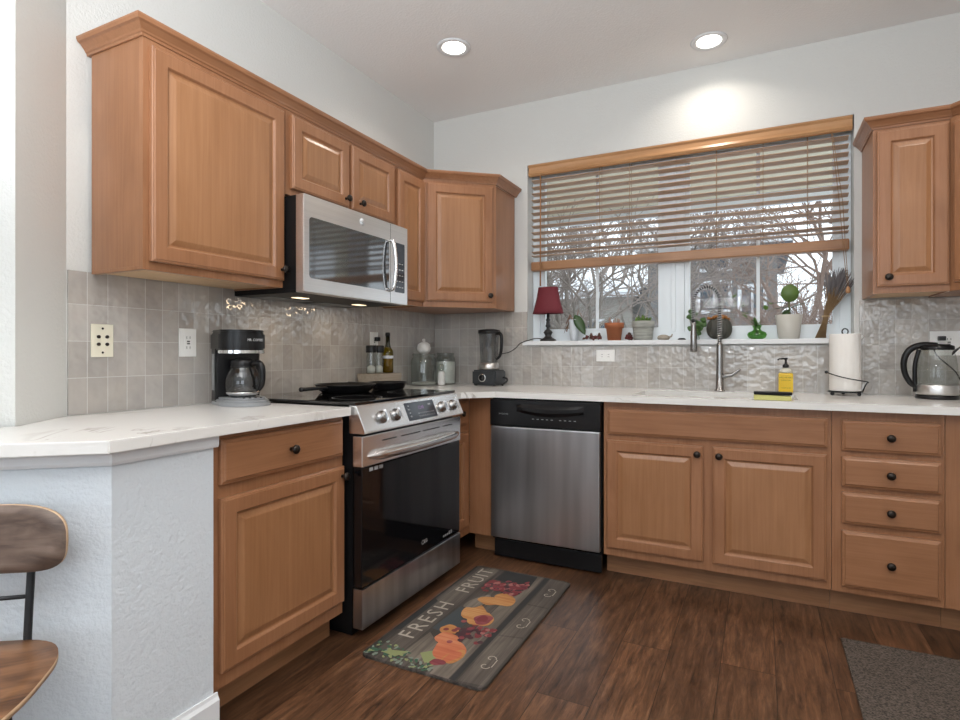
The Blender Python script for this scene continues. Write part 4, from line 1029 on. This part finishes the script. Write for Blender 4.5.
blob('mat_orange', .235, .47, .055, .075, .5); blob('mat_orange', .285, .43, .055, .06); blob('mat_plum', .295, .43, .038, .045); blob('mat_rose', .29, .435, .022, .03)
blob('mat_light', .20, .57, .035, .08, -.3); blob('mat_orange', .24, .60, .05, .04); blob('mat_orange', .30, .635, .05, .062, .3); blob('mat_orange', .275, .66, .03, .04)
for i in range(110): blob(rnd.choice(['mat_rose','mat_rose','mat_plum','mat_pink','mat_rose','mat_grape']), .245+rnd.uniform(-.09,.09), .765+rnd.gauss(0,.033), .016, .010, rnd.uniform(0,3), .12, 12, i)
def curl(cy):
    t.mi = MN.index('mat_letter')
    for sg in (-1, 1):
        for k in range(14):
            a0, a1 = .45*k, .45*(k+1)
            if k > 10: continue
            r0, r1 = .022-.0012*k, .022-.0012*(k+1); c = (.455, cy+sg*.026)
            p = [(c[0]+rr*math.cos(a), c[1]+sg*rr*math.sin(a)) for rr, a in ((r0,a0), (r0-.004,a0), (r1-.004,a1), (r1,a1))]
            flat('mat_letter', p)
    flat('mat_letter', [(.478,cy-.026), (.482,cy-.026), (.482,cy+.026), (.478,cy+.026)])
for cy in (.15, .47, .79): curl(cy)
o = t.build('kitchen_mat', MN, None, (MX0, MY0, 0)); tag(o, 'dark kitchen mat printed with fresh fruit and boards, before the range', 'mat')
m = MB().box(0, .43, 0, 1.1, .0005, .009, .003); o = m.build('floor_rug', 'rug_grey', None, (2.37,-1.935,0)); tag(o, 'plain grey-brown woven rug at the lower right of the floor', 'rug')

# ------------------------------------------------------------------ dining chair against the half wall
CA = R(39.3)
ch = thing('dining_chair', 'plywood dining chair with black metal frame against the half wall', 'chair', (.572,-2.862,0), CA)
def ply(mb, grid, th):
    top = [[mb.v(p) for p in row] for row in grid]
    return top
# seat: rounded outline, local -y is forward
m = MB(); out = []
half = [(0,.120), (.07,.112), (.13,.096), (.18,.06), (.212,-.005), (.222,-.09), (.224,-.17), (.212,-.25), (.185,-.31), (.14,-.345), (.07,-.36), (0,-.362)]
ol0 = half+[(-x, y) for x, y in half[-2:0:-1]]; ol = []
for k in range(len(ol0)):
    p0, p1, p2, p3 = [ol0[(k+j-1) % len(ol0)] for j in range(4)]
    for f in (0, .33, .67): ol.append(tuple(.5*(2*b+(c-a)*f+(2*a-5*b+4*c-d)*f*f+(3*b-a-3*c+d)*f**3) for a, b, c, d in zip(p0, p1, p2, p3)))
def shell(mb, scale, z, dz): return [mb.v((x*scale, (y+.12)*scale-.12, z-dz*(1-scale))) for x, y in ol]
def zoff(x, y): return .014*(abs(x)/.22)**2 + .010*((y+.12)/.24)**2
m.sm = True
rings_t, rings_b = [], []
for sc in (1, .8, .55, .28):
    rings_t.append([m.v((x*sc, (y+.12)*sc-.12, .455+zoff(x*sc, (y+.12)*sc-.12))) for x, y in ol])
    rings_b.append([m.v((x*sc, (y+.12)*sc-.12, .443+zoff(x*sc, (y+.12)*sc-.12))) for x, y in ol])
nn = len(ol)
for rr in (rings_t, rings_b):
    for a, b in zip(rr, rr[1:]):
        for k in range(nn): m.face((a[k], a[(k+1)%nn], b[(k+1)%nn], b[k]))
    m.face(rr[-1])
m.mi = 1
for k in range(nn): m.face((rings_t[0][k], rings_t[0][(k+1)%nn], rings_b[0][(k+1)%nn], rings_b[0][k]))
m.build('seat', ['walnut', 'ply_edge'], ch)
# backrest: superellipse outline, curved
m = MB(); m.sm = True; bx = []
def bk(x, z, off): return (x, .118-.55*(1-math.sqrt(max(0, 1-(x/.55)**2)))*1.0+.04*(z-.7)+off, z)
def ring(sc, off):
    r_ = []
    for k in range(48):
        a = 2*PI*k/48; c_, s_ = math.cos(a), math.sin(a); x = .190*sc*abs(c_)**.5*(1 if c_ > 0 else -1); z = .697+(.077*sc*abs(s_)**.62*(1 if s_ > 0 else -1))-.006*(x/.19)**2
        r_.append(m.v(bk(x, z, off)))
    return r_
fr_ = [ring(sc, 0) for sc in (1,.75,.5,.2)]; br_ = [ring(sc, .011) for sc in (1,.75,.5,.2)]
for rr in (fr_, br_):
    for a, b in zip(rr, rr[1:]):
        for k in range(48): m.face((a[k], a[(k+1)%48], b[(k+1)%48], b[k]))
    m.face(rr[-1])
m.mi = 1
for k in range(48): m.face((fr_[0][k], fr_[0][(k+1)%48], br_[0][(k+1)%48], br_[0][k]))
m.build('backrest', ['walnut_grey', 'ply_edge'], ch)
for sx in (-1, 1):
    MB().tube([(sx*.10,.108,.40), (sx*.10,.116,.50), (sx*.10,.130,.64), (sx*.10,.133,.735)], .0085, 10).build('back_post', 'black_metal', ch)
MB().tube([(-.10,.121,.560), (.10,.121,.560)], .005, 8).build('crossbar', 'black_metal', ch)
m = MB(); m.tube([(-.12,.06,.43), (.12,.06,.43)], .009, 8); m.tube([(-.12,-.22,.43), (.12,-.22,.43)], .009, 8); m.tube([(-.10,.10,.40), (-.10,.06,.43), (-.10,-.22,.43)], .008, 8); m.tube([(.10,.10,.40), (.10,.06,.43), (.10,-.22,.43)], .008, 8); m.build('seat_frame', 'black_metal', ch)
for sx in (-1, 1):
    MB().tube([(sx*.08,.05,.43), (sx*.10,.09,.004)], [.011,.009], 10).build('leg', 'black_metal', ch)
    MB().tube([(sx*.08,-.20,.43), (sx*.10,-.24,.004)], [.011,.009], 10).build('leg', 'black_metal', ch)

# ------------------------------------------------------------------ outside
o = MB().box(-30, 30, .6, 60, -.5, -.3).build('ground', 'snow'); struct(o)
pc = thing('porch_roof', 'beige porch ceiling outside seen between the blind slats', 'porch', (0,0,0))
MB().box(-1.5, 4.5, .17, 2.45, 2.62, 2.7).build('soffit', 'soffit', pc)
MB().box(-1.5, 4.5, 2.46, 2.58, 2.52, 2.85).build('fascia', 'white_trim', pc)
MB().box(-.40, -.24, 2.28, 2.42, -.29, 2.615).build('post', 'soffit', pc)
MB().box(3.6, 3.76, 2.28, 2.42, -.29, 2.615).build('post', 'soffit', pc)
def house(label, x0, x1, y0, y1, h, mt, wins, peak):
    t = thing('house', label, 'house', (x0, y0, -.3))
    W_, D_ = x1-x0, y1-y0
    MB().box(0, W_, 0, D_, 0, h).build('walls', mt, t)
    m = MB(); m.prismx([(-.5,h+.02), (D_+.5,h+.02), (D_/2,h+peak)], -.4, W_+.4); m.build('roof', 'roof_grey', t)
    m = MB(); m.prismx([(-.52,h+.06), (-.5,h+.14), (D_/2-.1,h+peak+.12), (D_/2,h+peak+.05)], -.35, W_+.35); m.build('roof_snow', 'snow', t)
    m = MB().box(-.4, W_+.4, -.56, -.52, h-.1, h+.04); m.build('eave', 'white_trim', t)
    for a, b, w_, h_ in wins:
        f = MB(); f.box(a-.1, a+w_+.1, -.06, -.001, b-.1, b, 0); f.box(a-.1, a+w_+.1, -.06, -.001, b+h_, b+h_+.1); f.box(a-.1, a, -.06, -.001, b, b+h_); f.box(a+w_, a+w_+.1, -.06, -.001, b, b+h_); f.box(a+w_/2-.03, a+w_/2+.03, -.05, -.001, b, b+h_)
        fo = f.build('window', 'white_trim', t); MB().box(a, a+w_, -.03, -.002, b, b+h_).build('pane', 'outside_glass', fo)
    return t
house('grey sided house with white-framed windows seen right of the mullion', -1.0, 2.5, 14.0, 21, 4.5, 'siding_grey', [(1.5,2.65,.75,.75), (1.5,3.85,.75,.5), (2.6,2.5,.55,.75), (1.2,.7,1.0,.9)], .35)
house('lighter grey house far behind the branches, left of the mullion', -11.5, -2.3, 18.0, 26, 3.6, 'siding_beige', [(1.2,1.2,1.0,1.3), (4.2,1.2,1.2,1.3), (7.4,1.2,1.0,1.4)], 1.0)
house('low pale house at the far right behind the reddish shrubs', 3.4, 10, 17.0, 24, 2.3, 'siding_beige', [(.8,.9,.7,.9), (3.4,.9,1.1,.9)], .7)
def tree(name, label, loc, h, seed, mt, r0, spread=.55, depth=6, lean=(0,0), n0=1, cat='tree', dec=.6):
    rn = random.Random(seed); m = MB(); tw = MB()
    def br(p, d, ln, r, k):
        n = 4; pts = [p]; q = p.copy(); dd = d.copy()
        for i in range(n):
            dd = (dd+Vector((rn.gauss(0,.10), rn.gauss(0,.10), rn.gauss(.03,.06)))).normalized(); q = q+dd*ln/n; pts.append(q.copy())
        (m if k < 3 else tw).tube(pts, [r*(1-.4*i/n) for i in range(n+1)], 6 if k < 3 else 4, False)
        if k < depth:
            for j in range(rn.choice((2,3,3) if k < 4 else (2,3))):
                a = rn.uniform(0,2*PI); sd = dd.orthogonal().normalized(); sd = Matrix.Rotation(a, 3, dd) @ sd
                nd = (dd+sd*rn.uniform(.5,1.15)*spread*1.5).normalized(); st = pts[rn.choice((2,3,4))] if j else pts[-1]
                br(st, nd, ln*rn.uniform(.62,.85), r*dec, k+1)
    for j in range(n0):
        a = rn.uniform(0,6.28); d0 = Vector((lean[0]+(.5*math.cos(a) if n0 > 1 else 0), lean[1]+(.3*math.sin(a) if n0 > 1 else 0), 1)).normalized()
        br(Vector((.15*math.cos(a)*(n0 > 1), .1*math.sin(a)*(n0 > 1), -.02)), d0, h, r0, 0)
    t = thing(name, label, cat, loc); m.build('trunk', mt, t); tw.build('branches', 'twig' if mt == 'bark' else mt, t)
    return t
tree('bare_tree', 'large bare tree with spreading branches outside the left pane', (-.15,3.9,-.3), 1.35, 11, 'bark', .062, .62, 7, (-.2,0), 6, 'tree', .66)
tree('bare_tree', 'bare tree farther off between the two houses', (-2.6,9.5,-.3), 2.2, 5, 'bark', .12, .6, 7, (.05,0), 2, 'tree', .64)
tree('bare_tree', 'slim bare tree in front of the grey house', (1.0,8.5,-.3), 1.9, 17, 'bark', .06, .55, 7, (0,0), 4, 'tree', .66)
tree('bare_shrub', 'reddish bare shrub outside the right pane behind the rubber plant', (2.6,5.4,-.3), .95, 31, 'twig_red', .028, .6, 5, (0,0), 10, 'shrub', .66)
tree('bare_shrub', 'reddish bare shrub outside behind the lavender bunch', (3.9,5.8,-.3), 1.0, 44, 'twig_red', .028, .6, 5, (0,0), 10, 'shrub', .66)
tree('bare_tree', 'reddish bare tree rising behind the right pane shrubs', (3.4,8.8,-.3), 1.9, 52, 'twig_red', .09, .6, 6, (0,0), 5)
